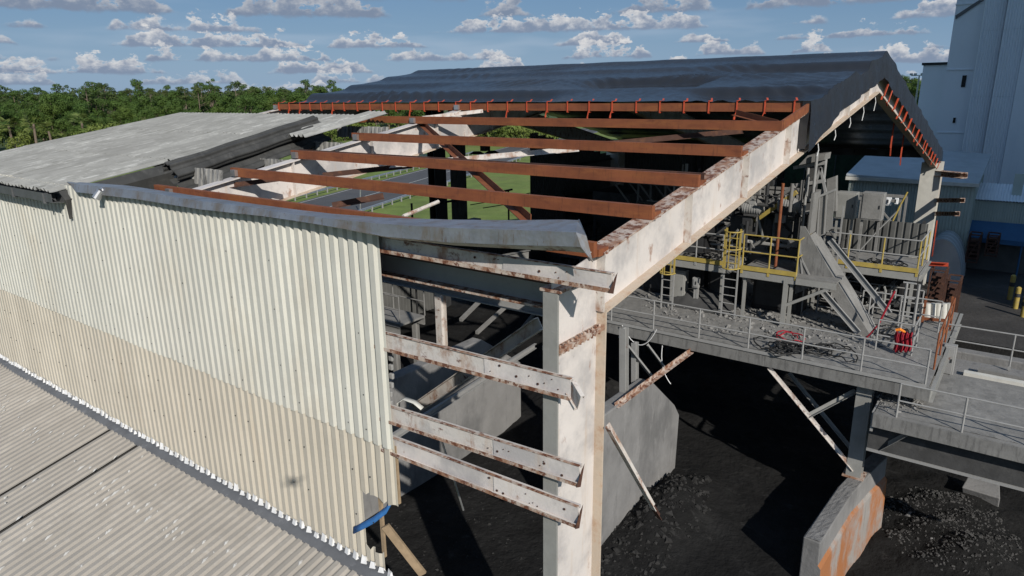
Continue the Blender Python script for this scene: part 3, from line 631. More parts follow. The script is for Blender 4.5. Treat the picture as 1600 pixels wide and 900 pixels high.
# ------------------------------------------------------------------ end wall, far wall (shaded, coal-stained)
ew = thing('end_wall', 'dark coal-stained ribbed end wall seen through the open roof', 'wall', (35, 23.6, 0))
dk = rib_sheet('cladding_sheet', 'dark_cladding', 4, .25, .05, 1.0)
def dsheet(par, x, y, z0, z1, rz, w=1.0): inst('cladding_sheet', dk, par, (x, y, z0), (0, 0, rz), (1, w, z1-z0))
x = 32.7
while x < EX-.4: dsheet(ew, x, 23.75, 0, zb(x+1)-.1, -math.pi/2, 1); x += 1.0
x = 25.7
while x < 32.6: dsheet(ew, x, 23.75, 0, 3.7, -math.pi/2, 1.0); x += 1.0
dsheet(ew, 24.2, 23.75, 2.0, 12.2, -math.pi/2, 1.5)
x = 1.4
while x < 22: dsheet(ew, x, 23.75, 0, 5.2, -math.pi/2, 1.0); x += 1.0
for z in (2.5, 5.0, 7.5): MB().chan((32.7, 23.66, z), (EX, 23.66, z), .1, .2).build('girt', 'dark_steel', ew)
t = thing('end_post', 'dark steel end-wall post standing against the road view', 'column', (22.6, 23.4, 0))
MB().ibeam((22.75, 23.5, 0), (22.75, 23.5, 12.6), 1.0, .55, .04, up=(0, 1, 0)).build('shaft', 'dark_steel', t)
MB().box((22.2, 23.0, 5.0), (23.5, 24.0, 5.4)).build('bracket', 'black_steel', t); MB().box((22.0, 22.7, 3.6), (25.8, 23.3, 5.3)).build('hopper_panel', 'black_steel', t)
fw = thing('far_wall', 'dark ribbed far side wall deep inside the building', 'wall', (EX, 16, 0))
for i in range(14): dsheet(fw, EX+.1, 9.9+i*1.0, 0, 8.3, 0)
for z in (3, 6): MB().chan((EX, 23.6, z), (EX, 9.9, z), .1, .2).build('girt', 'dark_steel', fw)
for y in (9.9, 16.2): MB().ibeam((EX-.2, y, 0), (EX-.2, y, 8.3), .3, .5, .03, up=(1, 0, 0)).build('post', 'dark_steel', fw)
# pipes across the lawn view and pendant lamp
for a, b, r, lb in (((680, 318), (800, 296), .07, 'thick black pipe crossing the lawn view'), ((735, 320), (835, 300), .03, 'upper thin black cable over the lawn view'), ((755, 325), (838, 308), .03, 'lower thin black cable over the lawn view')):
    pa, pb = at(*a, y=22.6), at(*b, y=22.6); tag(MB().path([pa, pa.lerp(pb, .5)-V(0, 0, .08), pb], r).build('pipe', 'black_steel'), lb, 'pipe')
for px, lb in ((794, 'thin black post right of the diagonal brace in the lawn view'), (641, 'thin black post left of the dark end post in the lawn view')):
    p = at(px, 280, y=22.4); tag(MB().tube((p.x, p.y, 0), (p.x, p.y, at(px, 296 if px > 700 else 318, y=22.4).z), .06).build('post', 'black_steel'), lb, 'post')
t = thing('pendant_lamp', 'dark pendant lamp with two disc shades hanging under the tarp', 'lamp', at(758, 238, y=18))
a, b, c = at(757, 180, y=18), at(758, 228, y=18), at(757, 238, y=18)
MB().tube(b, a, .035).build('rod', 'black_steel', t); MB().box(b+V(-.22, -.16, -.25), b+V(.22, .16, .1)).build('ballast_box', 'black_steel', t)
for s in (-1, 1): MB().tube(c+V(s*.36, -s*.22, -.06), c+V(s*.36, -s*.22, .06), .40, 18, .2).build('shade', 'black_steel', t)
# interior gantries in the dark
def deckrail(name, label, p0, p1, w, z, m='dark_steel', cat='walkway', legs=True):
    p0, p1 = V(*p0, z), V(*p1, z); d = (p1-p0).normalized(); n = V(-d.y, d.x, 0)
    t = thing(name, label, cat, V(p0.x, p0.y, 0)); L = (p1-p0).length
    MB().prism([p0-n*w/2, p1-n*w/2, p1+n*w/2, p0+n*w/2], (0, 0, -.08)).build('deck', m, t)
    for s in (-1, 1):
        MB().chan(p0+n*s*w/2-V(0, 0, .22), p1+n*s*w/2-V(0, 0, .22), .08, .26).build('beam', m, t)
        for h in (.55, 1.05): MB().tube(p0+n*s*w/2+V(0, 0, h), p1+n*s*w/2+V(0, 0, h), .025, 6).build('rail', m, t)
        k = int(L/1.6)
        for i in range(k+1): q = p0.lerp(p1, i/k)+n*s*w/2; MB().tube(q, q+V(0, 0, 1.05), .025, 6).build('post', m, t)
    if legs:
        k = max(1, int(L/6))
        for i in range(k+1):
            for s in (-1, 1): q = p0.lerp(p1, .05+.9*i/k)+n*s*w*.42; MB().ibeam(V(q.x, q.y, 0), q-V(0, 0, .35), .2, .2, .02).build('leg', m, t)
    return t
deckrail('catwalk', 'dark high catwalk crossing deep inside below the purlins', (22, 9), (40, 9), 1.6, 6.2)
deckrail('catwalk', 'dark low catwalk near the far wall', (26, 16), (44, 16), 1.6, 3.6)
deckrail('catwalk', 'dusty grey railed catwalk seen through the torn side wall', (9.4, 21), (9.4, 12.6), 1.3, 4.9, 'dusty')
ib('inner_post', V(10.3, 12, 0), V(10.3, 12, 7.4), .3, .3, 'white_rusty', 'cream inner post behind the torn wall beside the dusty catwalk', 'column')
ib('inner_beam', V(10.6, 12, 6.6), V(16, 12, 6.2), .2, .4, 'dusty', 'dusty beam running right from the cream inner post')
for k, (a, b) in enumerate((((720, 500), (760, 460)), ((745, 520), (800, 470)), ((780, 560), (850, 470)))): tag(MB().bar(at(*a, y=13), at(*b, y=13.5), .14).build('brace', 'dusty'), ['left', 'middle', 'right'][k]+' of three dusty braces in the dark right of the cream inner post', 'brace')
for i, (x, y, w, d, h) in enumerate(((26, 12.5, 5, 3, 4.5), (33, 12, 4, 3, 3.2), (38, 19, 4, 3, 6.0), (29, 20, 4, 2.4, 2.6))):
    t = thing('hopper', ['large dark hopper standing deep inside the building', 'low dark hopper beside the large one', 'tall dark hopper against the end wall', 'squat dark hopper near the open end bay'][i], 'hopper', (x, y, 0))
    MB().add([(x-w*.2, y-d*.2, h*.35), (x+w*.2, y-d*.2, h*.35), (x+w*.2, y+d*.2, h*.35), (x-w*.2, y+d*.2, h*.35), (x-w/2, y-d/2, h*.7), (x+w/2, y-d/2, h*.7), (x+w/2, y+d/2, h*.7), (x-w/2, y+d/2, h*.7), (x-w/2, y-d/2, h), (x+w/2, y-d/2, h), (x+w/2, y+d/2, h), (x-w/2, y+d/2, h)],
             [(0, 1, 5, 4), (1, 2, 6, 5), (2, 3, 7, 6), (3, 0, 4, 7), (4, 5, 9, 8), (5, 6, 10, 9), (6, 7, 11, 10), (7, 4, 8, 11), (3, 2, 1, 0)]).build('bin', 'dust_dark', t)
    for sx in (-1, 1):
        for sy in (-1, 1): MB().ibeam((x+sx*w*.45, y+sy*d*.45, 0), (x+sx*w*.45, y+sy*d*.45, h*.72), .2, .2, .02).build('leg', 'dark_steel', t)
# ------------------------------------------------------------------ concrete bin walls
def slab(name, label, pts, th, m, cat='concrete wall', bev=.04): 
    return tag(MB().prism(pts, th).build(name, m, bevel=bev), label, cat)
slab('bin_wall', 'grey concrete bin wall lit behind the lowest girts', [(2.0, 10.2, 0), (12.9, 10.2, 0), (12.9, 10.2, 2.6), (10.5, 10.2, 4.3), (2.0, 10.2, 4.3)], (0, .45, 0), 'concrete')
slab('bin_wall', 'grey concrete bin wall right of the corner column with a splayed end', [(7.0, 3.5, 0), (12.95, 3.5, 0), (13.05, 3.5, 2.15), (12.6, 3.5, 2.7), (10.7, 3.5, 4.25), (7.0, 3.5, 4.3)], (0, .45, 0), 'concrete')
slab('bin_wall', 'dim concrete wall in shadow at the lower right edge', [(21, -7.5, 0), (21, -2.0, 0), (21, -2.0, 3.6), (21, -7.5, 3.6)], (.5, 0, 0), 'concrete')
# wall C: runs along X and bends outward, rust-streaked on its outer face
path = [V(9.5, -1.62, 0), V(11.0, -1.70, 0), V(12.6, -1.79, 0), V(14.2, -2.02, 0), V(15.5, -2.25, 0)]
t = thing('bin_wall', 'free-standing concrete wall with rust-stained side at bottom right', 'concrete wall', (11, -1.8, 0))
vs = []
for i, p in enumerate(path):
    d = (path[min(i+1, 4)]-path[max(i-1, 0)]).normalized(); n = V(d.y, -d.x, 0)*.44
    h = 1.46; vs += [p+V(0, 0, -1.4), p+V(0, 0, h), p+n+V(0, 0, h-.02), p+n*1.0+V(0, 0, .75), p+n*1.18+V(0, 0, .66), p+n*1.3+V(0, 0, -1.5)]
K = 6
MB().add(vs, [(i*K+k, i*K+k+1, (i+1)*K+k+1, (i+1)*K+k) for i in range(4) for k in (0, 1, 2)]+[(0, 1, 2, 3, 4, 5), tuple(range(4*K+5, 4*K-1, -1))]).build('wall_body', 'concrete', t, bevel=.03)
MB().add(vs, [(i*K+k, i*K+k+1, (i+1)*K+k+1, (i+1)*K+k) for i in range(4) for k in (3, 4)]).build('stained_face', 'concrete_rust', t, label='rust-stained battered lower face of the concrete wall')
MB().grid(lambda u, v: tuple(path[min(3, int(u*4))].lerp(path[min(3, int(u*4))+1], u*4-min(3, int(u*4)))+V(0, -.04-.38*v, 1.466+.015*R.random())), 40, 6).build('crumbled_top', 'concrete_top', t)
# rubble
def rubble(name, label, cx, cy, rx, ry, n, smin, smax, m, seed, zf=None):
    rr = random.Random(seed); mb = MB()
    for _ in range(n):
        a = rr.uniform(0, 6.28); r = rr.random()**.6; x, y = cx+rx*r*math.cos(a), cy+ry*r*math.sin(a); s = smin+(smax-smin)*rr.random()**3
        z = (zf or pitz)(x, y); o = [V(rr.uniform(-1, 1), rr.uniform(-1, 1), rr.uniform(-.6, .9)).normalized() for _ in range(3)]
        M3 = Matrix.Rotation(rr.uniform(0, 6.28), 3, 'Z')@Matrix.Rotation(rr.uniform(-.9, .9), 3, 'X')@Matrix.Rotation(rr.uniform(-.9, .9), 3, 'Y'); ex, ey, ez, tpx = rr.uniform(.6, 1.6), rr.uniform(.5, 1.1), rr.uniform(.35, .8), rr.uniform(.3, .8)
        pts = [V(x, y, z)+M3@V(sx*s*ex*(tpx if sz > 0 else 1)*rr.uniform(.7, 1.1), sy*s*ey*(tpx if sz > 0 else 1)*rr.uniform(.7, 1.1), sz*s*ez*rr.uniform(.7, 1.1)) for sz in (-1, 1) for sx, sy in ((-1, -1), (1, -1), (1, 1), (-1, 1))]
        mb.add(pts, [(0, 3, 2, 1), (4, 5, 6, 7), (0, 1, 5, 4), (1, 2, 6, 5), (2, 3, 7, 6), (3, 0, 4, 7)])
    return tag(mb.build(name, m), label, None, kind='stuff')
rubble('rubble', 'loose coal and rubble at the foot of the concrete wall beside the column', 9.6, 2.6, 3.2, 1.2, 700, .015, .10, 'coal_lump', 1)
rubble('rubble', 'grey rubble heap at the lower right below the walkway', 16.5, -4.6, 2.6, 2.0, 3200, .006, .06, 'rubble', 2)
rubble('rubble', 'scattered coal crumbs on the pit floor behind the lowest girts', 7, 7, 5, 3, 500, .01, .05, 'coal_lump', 3)
for k, (px, py, s) in enumerate(((1535, 770, .5), (1480, 700, .3), (1425, 810, .28), (1462, 845, .2))):
    p = at(px, py, z=-1.0); rr = random.Random(k+50); m3 = Matrix.Rotation(rr.uniform(0, 3), 3, 'Z')@Matrix.Rotation(rr.uniform(-.4, .4), 3, 'X')
    pts = [p+m3@V(sx*s*rr.uniform(.7, 1.2), sy*s*rr.uniform(.6, 1.0), sz*s*rr.uniform(.5, .8)) for sz in (-1, 1) for sx, sy in ((-1, -1), (1, -1), (1, 1), (-1, 1))]
    tag(MB().add(pts, [(0, 3, 2, 1), (4, 5, 6, 7), (0, 1, 5, 4), (1, 2, 6, 5), (2, 3, 7, 6), (3, 0, 4, 7)]).build('concrete_chunk', 'concrete', bevel=.03), ['largest pale concrete chunk', 'second largest concrete chunk', 'middling concrete chunk', 'smallest concrete chunk'][k]+' on the rubble at lower right', 'concrete chunk', 'concrete chunks on the rubble')
# ------------------------------------------------------------------ walkway W1
DZ = 5.0
def rail(name, label, pts, hs, m, posts, r=.024, toe=None, pm=None, cat='railing', group=None):
    t = thing(name, label, cat, pts[0], group)
    for a, b in zip(pts, pts[1:]):
        a, b = Vector(a), Vector(b)
        for i, h in enumerate(hs): MB().tube(a+V(0, 0, h), b+V(0, 0, h), r, 8).build('top_rail' if i == 0 else 'mid_rail', m, t)
        if toe: MB().bar(a+V(0, 0, toe/2), b+V(0, 0, toe/2), .012, toe).build('toe_board', m, t)
        n = max(1, round((b-a).length/posts))
        for i in range(n+1):
            if i == 0 and a != Vector(pts[0]): continue
            q = a.lerp(b, i/n); MB().tube(q-V(0, 0, .12), q+V(0, 0, hs[0]), r*1.15, 8).build('post', pm or m, t); MB().box(q-V(.04, .04, .14), q+V(.04, .04, -.02)).build('foot', pm or m, t)
    return t
def lumpy(x0, x1, y0, y1, z, amp, nu, nv, seed=0):
    rr = random.Random(seed)
    return MB().grid(lambda u, v: (x0+u*(x1-x0), y0+v*(y1-y0), z+amp*rr.random()**2), nu, nv)
w1 = thing('walkway', 'dusty grey main walkway platform coming out under the gable', 'walkway', (13, 0, 0))
MB().box((13.1, -3.65, 4.90), (21.2, 7.5, 5.0)).build('deck', 'dusty', w1)
lumpy(13.25, 21.1, -3.5, 7.4, 5.004, .018, 60, 90, 2).build('dust_layer', 'dusty', w1, kind='stuff')
MB().chan((13.05, 7.5, 4.79), (13.05, -3.70, 4.79), .12, .40, .02, flip=-1).build('edge_beam', 'dusty_beam', w1)
MB().ibeam((15.5, 7.5, 4.7), (15.5, -3.65, 4.7), .2, .36).build('joist', 'dust_dark', w1); MB().ibeam((18, 7.5, 4.7), (18, -3.65, 4.7), .2, .36).build('joist', 'dust_dark', w1)
MB().chan((13.05, -3.70, 4.78), (21.2, -3.70, 4.78), .1, .42, .02).build('end_beam', 'grey_green', w1)
MB().bar((13.02, 7.4, 5.03), (13.02, -3.6, 5.03), .02, .1).build('toe_board', 'grey_paint', w1)
rail('railing', 'pale grey handrail along the front edge of the main walkway', [(13.12, 6.3, DZ), (13.12, -3.55, DZ)], (1.07, .55), 'grey_paint', 1.78)
t = thing('support_post', 'grey H-column standing on the concrete wall under the walkway', 'column', (13.6, -2.0, 1.2))
MB().ibeam((13.55, -2.05, 1.46), (13.55, -2.05, 4.55), .42, .40, .03, up=(1, 0, 0)).build('shaft', 'grey_green', t)
MB().box((13.3, -2.35, 1.48), (13.85, -1.75, 1.53)).build('base_plate', 'flaking', t)
def br(a, b, ya, yb, w, m, lb, ax='y'): return tag(MB().angle(at(*a, **{ax: ya}), at(*b, **{ax: yb}), w, .014).build('brace', m), lb, 'brace')
br((1200, 575), (1333, 735), 13.2, 13.4, .10, 'white_rusty', 'front thin white strut slanting below the walkway to the concrete wall', 'x')
br((1232, 583), (1332, 705), 14.4, 14.2, .10, 'grey_paint', 'rear thin grey strut slanting below the walkway', 'x')
br((1262, 652), (1338, 612), 13.3, 13.7, .12, 'grey_green', 'short grey strut joining the post to the slanting struts', 'x')
br((960, 636), (1078, 550), 8.4, 13.0, .14, 'flaking', 'rusty strut rising from the concrete wall to the walkway edge', 'x')
br((966, 527), (1018, 592), 9.6, 11.5, .12, 'grey_paint', 'pale strut leaning just right of the corner column under the walkway', 'x')
br((1010, 540), (1040, 580), 12.2, 13.2, .10, 'grey_paint', 'small pale strut in the dark below the walkway start', 'x')
tag(MB().ibeam(at(975, 640, x=9.5), at(975, 512, x=9.5), .2, .22, .02, up=(1, 0, 0)).build('support_post', 'grey_paint'), 'grey post tucked behind the corner column under the walkway', 'column')
tag(MB().ibeam(at(992, 625, x=10.6), at(992, 535, x=10.6), .16, .2, .02, up=(1, 0, 0)).build('support_post', 'grey_paint'), 'thinner grey post just right of the one behind the corner column', 'column')
# ------------------------------------------------------------------ lower walkway W2
w2 = thing('walkway', 'lower dusty walkway leaving the picture at right', 'walkway', (13, -6, 4))
MB().box((12.35, -9.5, 4.05), (16.6, -2.5, 4.2)).build('deck', 'dusty', w2)
lumpy(12.5, 16.5, -9.4, -2.6, 4.204, .018, 30, 50, 5).build('dust_layer', 'dusty', w2, kind='stuff')
MB().chan((12.3, -2.5, 3.99), (12.3, -9.5, 3.99), .12, .40, .02, flip=-1).build('edge_beam', 'dusty_beam', w2)
MB().box((12.7, -9.5, 2.9), (12.75, -2.4, 3.75)).build('skirt_plate', 'dust_dark', w2); MB().bar((12.66, -2.4, 2.9), (12.66, -9.5, 2.9), .06, .07).build('skirt_edge', 'grey_paint', w2)
MB().box((12.4, -2.52, 3.6), (16.4, -2.45, 4.2)).build('end_beam', 'grey_paint', w2)
rail('railing', 'grey handrail along the front of the lower walkway', [(12.4, -3.05, 4.2), (12.4, -9.2, 4.2)], (1.0, .5), 'grey_paint', 1.5)
rail('railing', 'grey handrail along the back of the lower walkway', [(18.6, -3.5, 4.2), (18.6, -9.2, 4.2)], (1.07, .55), 'grey_paint', 1.9)
MB().box((16.6, -9.5, 3.9), (18.9, -3.3, 4.02)).build('side_channel', 'concrete', w2)
for k in range(3): MB().box((16.8+k*.45, -9.4, 4.03), (17.05+k*.45, -3.9-k*.35, 4.12+.04*k)).build('plank', 'white_pipe' if k == 1 else 'dusty', w2)
br((1372, 706), (1425, 678), 12.8, 12.5, .12, 'grey_green', 'short grey knee brace below the lower walkway', 'x')
rubble('debris', 'reddish scrap and grit heaped at the start of the lower walkway', 13.6, -3.0, 1.0, .6, 300, .01, .06, 'dusty', 8, lambda x, y: 4.22)
# ------------------------------------------------------------------ platforms with yellow rails
def platform(label, x0, x1, y0, y1, z, group='upper platforms'):
    t = thing('platform', label, 'platform', (x0, y0, z), group)
    MB().box((x0, y0, z-.06), (x1, y1, z)).build('deck', 'dusty', t)
    MB().chan((x0-.02, y1, z-.17), (x0-.02, y0, z-.17), .1, .24, .015, flip=-1).build('edge_beam', 'grey_green', t)
    MB().chan((x0, y0-.02, z-.17), (x1, y0-.02, z-.17), .1, .24, .015).build('edge_beam', 'grey_green', t)
    MB().bar((x0-.03, y1, z+.07), (x0-.03, y0, z+.07), .02, .16).build('toe_board', 'yellow', t)
    for x in (x0+.15, x1-.2):
        for y in (y0+.15, y1-.15): MB().ibeam((x, y, DZ), (x, y, z-.1), .10, .10, .012).build('leg', 'grey_green', t)
    return t
platform('upper platform with yellow toe board left of the big chute', 16.0, 19.0, .85, 2.75, 6.86)
platform('upper platform behind the ladder cage with a yellow edge', 16.2, 18.6, 3.35, 5.6, 6.86)
platform('upper platform with yellow rail beside the grey cabinets', 18.6, 21.0, -2.45, 1.0, 6.9)
t = thing('landing', 'grey checker-plate landing between the platform and the big chute', 'landing', (16, .2, 6.8))
MB().box((15.95, -.45, 6.80), (17.0, .83, 6.86)).build('plate', 'dusty', t); MB().chan((15.93, .83, 6.70), (15.93, -.45, 6.70), .08, .2, .012, flip=-1).build('edge_beam', 'grey_green', t)
MB().ibeam((16.0, 1.15, DZ), (16.0, 1.15, 6.7), .14, .14, .014).build('leg', 'grey_green', t); MB().bar((16.0, 1.1, 5.8), (16.0, -.3, 6.65), .1).build('brace', 'grey_green', t)
rail('railing', 'yellow-posted rail of the platform left of the big chute', [(16.0, 2.7, 6.86), (16.0, .85, 6.86), (17.6, .85, 6.86)], (1.25, .65), 'yellow', .95, pm='yellow')
rail('railing', 'rail with yellow posts in front of the grey cabinets', [(18.6, .9, 6.9), (18.6, -2.4, 6.9), (20.9, -2.4, 6.9)], (1.1, .55), 'grey_paint', 1.1, pm='yellow')
rail('railing', 'grey rail on the platform behind the ladder cage', [(16.2, 5.5, 6.86), (16.2, 3.5, 6.86)], (1.1, .55), 'grey_paint', 1.0)
def ladder(label, x, y, w, z0, z1, zc, m='grey_paint'):
    t = thing('ladder', label, 'ladder', (x, y, z0), 'ladders')
    for s in (-1, 1): MB().bar((x, y+s*w/2, z0), (x, y+s*w/2, zc), .05, .05).build('stile', m, t); 
    if z1 > zc:
        for s in (-1, 1): MB().bar((x, y+s*w/2, zc), (x, y+s*w/2, z1), .055, .055).build('stile', 'yellow', t)
    z = z0+.25
    while z < z1-.3: MB().tube((x, y-w/2, z), (x, y+w/2, z), .018, 6).build('rung', m if z < zc else 'yellow', t); z += .30
    if z1 > zc:
        for zz in (zc+.05, zc+.75, z1-.08):
            MB().path([(x-.36*math.sin(a), y+w*.62*math.cos(a), zz) for a in (math.pi*k/10 for k in range(11))], .025, 6).build('hoop', 'yellow', t)
        for a in (.25, .5, .75): MB().bar((x-.36*math.sin(a*math.pi), y+w*.62*math.cos(a*math.pi), zc+.05), (x-.36*math.sin(a*math.pi), y+w*.62*math.cos(a*math.pi), z1-.08), .03).build('cage_bar', 'yellow', t)
ladder('caged ladder with a yellow hooped top in front of the upper platform', 15.9, 3.05, .5, 5.0, 8.3, 6.85)
ladder('plain grey ladder leaning up the black container', 18.4, .35, .5, 5.0, 7.4, 9)
ladder('short grey ladder with a yellow stile close to the gable rafter', 15.6, 5.3, .45, 5.0, 7.2, 6.4)
# ------------------------------------------------------------------ equipment
def cabinet(label, px0, py0, px1, py1, x, d=.4, m='grey_green', leg=None, cat='cabinet'):
    a, b = at(px0, py1, x=x), at(px1, py0, x=x); t = thing('cabinet', label, cat, (x, (a.y+b.y)/2, a.z), 'electrical cabinets')
    y0, y1 = b.y, a.y; z0, z1 = a.z, b.z
    MB().box((x, y0, z0), (x+d, y1, z1)).build('body', m, t, bevel=.015)
    MB().box((x-.025, y0+.05, z0+.05), (x, y1-.05, z1-.05)).build('door', m, t, bevel=.01)
    MB().box((x-.05, y0+.08, (z0+z1)/2-.05), (x-.025, y0+.11, (z0+z1)/2+.07)).build('handle', 'dark_steel', t)
    if leg is not None:
        for y in (y0+.08, y1-.08): MB().box((x+.1, y-.04, leg), (x+.18, y+.04, z0)).build('leg', m, t)
    return t
cabinet('tall dusty cabinet on legs near the gable rafter', 1045, 424, 1071, 475, 16.6, .35, 'grey_green', 5.0)
cabinet('small pale switch box right of the tall dusty cabinet', 1081, 435, 1092, 449, 16.4, .15, 'grey_paint', 5.0)
cabinet('smooth grey-green cabinet left of the rougher one on the platform', 1303, 302, 1339, 341, 19.6, .5, 'grey_green', 6.9)
cabinet('rough dust-caked cabinet right of the smooth one on the platform', 1342, 303, 1382, 343, 19.2, .5, 'dusty', 6.9)
cabinet('left of two small white switch boxes above the platform rail', 1383, 309, 1393, 321, 20.8, .12, 'white_fill')
cabinet('right of two small white switch boxes above the platform rail', 1397, 310, 1404, 319, 20.8, .12, 'white_fill')
t = thing('switch_board', 'thin dark back board carrying the two white switch boxes', 'board', (20.95, -1, 6.9)); [inst('board_sheet', dk, t, (20.96, -2.3+k*.97, 6.95), (0, 0, 0), (1, .97, 1.25)) for k in range(3)]
for y in (-2.2, .5): MB().box((20.95, y, 6.9), (21.05, y+.1, 8.3)).build('post', 'dark_steel', t)
# black container below the cabinets, with white print
t = thing('container', 'black ribbed container with a smeared white print under the platform', 'container', (20, -.7, 5))
dc = rib_sheet('ribbed_panel', 'black_steel', 4, .25, .04, 1.0)
for i in range(4): inst('ribbed_panel', dc, t, (20.0, -2.4+i*.85, 5.0), (0, 0, 0), (1, .85, 1.75))
MB().box((20.02, -2.4, 5.0), (21.0, 1.0, 6.75)).build('body', 'black_steel', t)
b = at(1371, 415, x=19.94)
lg = MB(); sx = 19.945
def lq(pts): lg.prism([(sx, b.y+a, b.z+c) for a, c in pts], (-.004, 0, 0))
lq([(.17, .02), (.10, .10), (-.02, .13), (-.12, .09), (-.17, .03), (-.10, .04), (0, .06), (.10, .03)])
lq([(.19, -.02), (.06, -.02), (.12, -.17), (.17, -.17), (.15, -.06), (.19, -.06)])
for k in range(4): lq([(.04-k*.055, -.02), (.0-k*.055, -.02), (.0-k*.055, -.15), (.04-k*.055, -.17)])
lg.build('print', 'white_fill', t)
# big inclined chute
t = thing('chute', 'big inclined grey chute with side rails running down to the walkway', 'chute', (17, -.5, 5))
a, b = V(17.1, .75, 8.15), V(17.1, -1.55, 4.98)
MB().sweep(a, b, [(-.55, -.05), (.55, -.05), (.55, .30), (.50, .30), (.50, 0), (-.50, 0), (-.50, .30), (-.55, .30)], up=(0, .8, .6)).build('trough', 'dusty', t)
MB().prism([(16.5, .95, 6.1), (16.5, -.2, 6.9), (16.5, .85, 8.5), (16.5, 1.0, 8.5)], (.05, 0, 0)).build('side_plate', 'dusty_beam', t)
for u in (.3, .6): MB().bar((16.48, .98-u*.9, 6.2+u*.8), (16.48, .97, 8.3-u*1.2), .03, .05).build('plate_rib', 'grey_paint', t)
for p, q in (((1297, 375), (1390, 490)), ((1283, 452), (1342, 520))): MB().chan(at(*p, x=16.4), at(*q, x=16.2), .06, .2, .015).build('side_rail', 'grey_paint', t)
MB().box((16.7, .72, 8.2), (17.6, .80, 9.6)).build('back_plate', 'dusty', t)
pl = at(1268, 372, x=17.6); pr_ = at(1304, 300, x=17.6)
MB().prism([at(1266, 378, x=17.5), at(1300, 357, x=17.5), at(1304, 297, x=17.5), at(1270, 312, x=17.5)], (.06, 0, 0)).build('hood_panel', 'dusty', t)
MB().bar(at(1268, 312, x=17.44), at(1306, 296, x=17.44), .05, .07).build('hood_rim', 'grey_paint', t)
for u in (.33, .66): MB().bar(at(1266, 378, x=17.44).lerp(at(1300, 357, x=17.44), u), at(1270, 312, x=17.44).lerp(at(1304, 297, x=17.44), u), .03).build('hood_rib', 'grey_paint', t)
# machine tower
t = thing('machine_tower', 'grey steel tower frame with brackets left of the chute hood', 'tower', (18, 1.2, 5))
for px, x in ((1247, 18.2), (1258, 17.8), (1272, 19.2)):
    p = at(px, 420, x=x); q = at(px+7 if px < 1270 else px+3, 238 if px > 1250 else 262, x=x); MB().tube(V(p.x, p.y, 5), V(p.x, p.y, q.z), .05, 8).build('upright', 'grey_paint', t)
p = at(1266, 300, x=18.6); MB().ibeam(V(p.x, p.y, 5), V(p.x, p.y, at(1266, 248, x=18.6).z), .3, .3, .02).build('column', 'dust_dark', t)
for yy in (262, 290, 316, 335): MB().bar(at(1240, yy, x=18.4), at(1290, yy-8, x=18.4), .09, .12).build('crossbar', 'grey_paint', t)
MB().prism([at(1248, 258, x=18.0), at(1288, 250, x=18.0), at(1290, 240, x=18.0), at(1262, 243, x=18.0)], (.8, 0, 0)).build('cap_plate', 'dusty', t)
MB().bar(at(1265, 310, x=17.9), at(1283, 262, x=17.9), .08).build('brace', 'grey_paint', t); MB().bar(at(1290, 300, x=17.9), at(1282, 262, x=17.9), .08).build('brace', 'grey_paint', t)
MB().prism([at(1290, 330, x=19.0), at(1306, 330, x=19.0), at(1306, 275, x=19.0), at(1292, 280, x=19.0)], (.3, 0, 0)).build('panel', 'dusty', t)
# conveyor head with motors
t = thing('conveyor_head', 'dusty conveyor head with belt frame left of the tower', 'conveyor', (18, 2.5, 7))
MB().bar(at(1160, 352, x=18.2), at(1240, 292, x=18.0), .3, .12).build('belt_frame', 'dusty', t); MB().bar(at(1180, 345, x=17.7), at(1245, 300, x=17.6), .10, .14).build('side_rail', 'yellow', t)
c = at(1180, 322, x=18.3); MB().tube(c+V(0, .45, 0), c-V(0, .45, 0), .30, 18).build('drum', 'dusty', t); MB().box(at(1140, 360, x=18.1)+V(0, 0, -.1), at(1215, 340, x=18.9)+V(0, 0, .05)).build('bed', 'dust_dark', t)
for yy in (3.4, 1.6): MB().ibeam((18.4, yy, 6.86), (18.4, yy, 8.7), .16, .16, .014).build('leg', 'dust_dark', t)
for i, (px, py, x, r, lb) in enumerate(((1232, 321, 17.7, .26, 'grey finned motor beside the brown pole'), (1176, 326, 17.5, .20, 'small motor on the yellow-edged conveyor arm'))):
    c = at(px, py, x=x); mt = thing('motor', lb, 'motor', c-V(0, 0, r), 'motors')
    MB().tube(c+V(0, .32, 0), c-V(0, .30, 0), r, 20).build('housing', 'grey_paint', mt)
    for k in range(6): MB().tube(c+V(0, .25-k*.09, 0), c+V(0, .23-k*.09, 0), r*1.09, 20).build('fin', 'grey_paint', mt)
    MB().tube(c-V(0, .30, 0), c-V(0, .40, 0), r*.85, 20, r*.6).build('fan_cover', 'dusty', mt); MB().box(c+V(-.12, -.1, r*.9), c+V(.12, .12, r*1.45)).build('terminal_box', 'grey_paint', mt); MB().box(c+V(-.2, -.25, -r*1.25), c+V(.2, .25, -r*.9)).build('foot', 'dust_dark', mt)
p = at(1213, 400, x=16.9); tag(MB().tube(V(p.x, p.y, 6.86), V(p.x, p.y, at(1217, 286, x=16.9).z), .055, 10).build('pole', 'rust'), 'brown rusty pole standing on the upper platform below the rafter', 'pole')
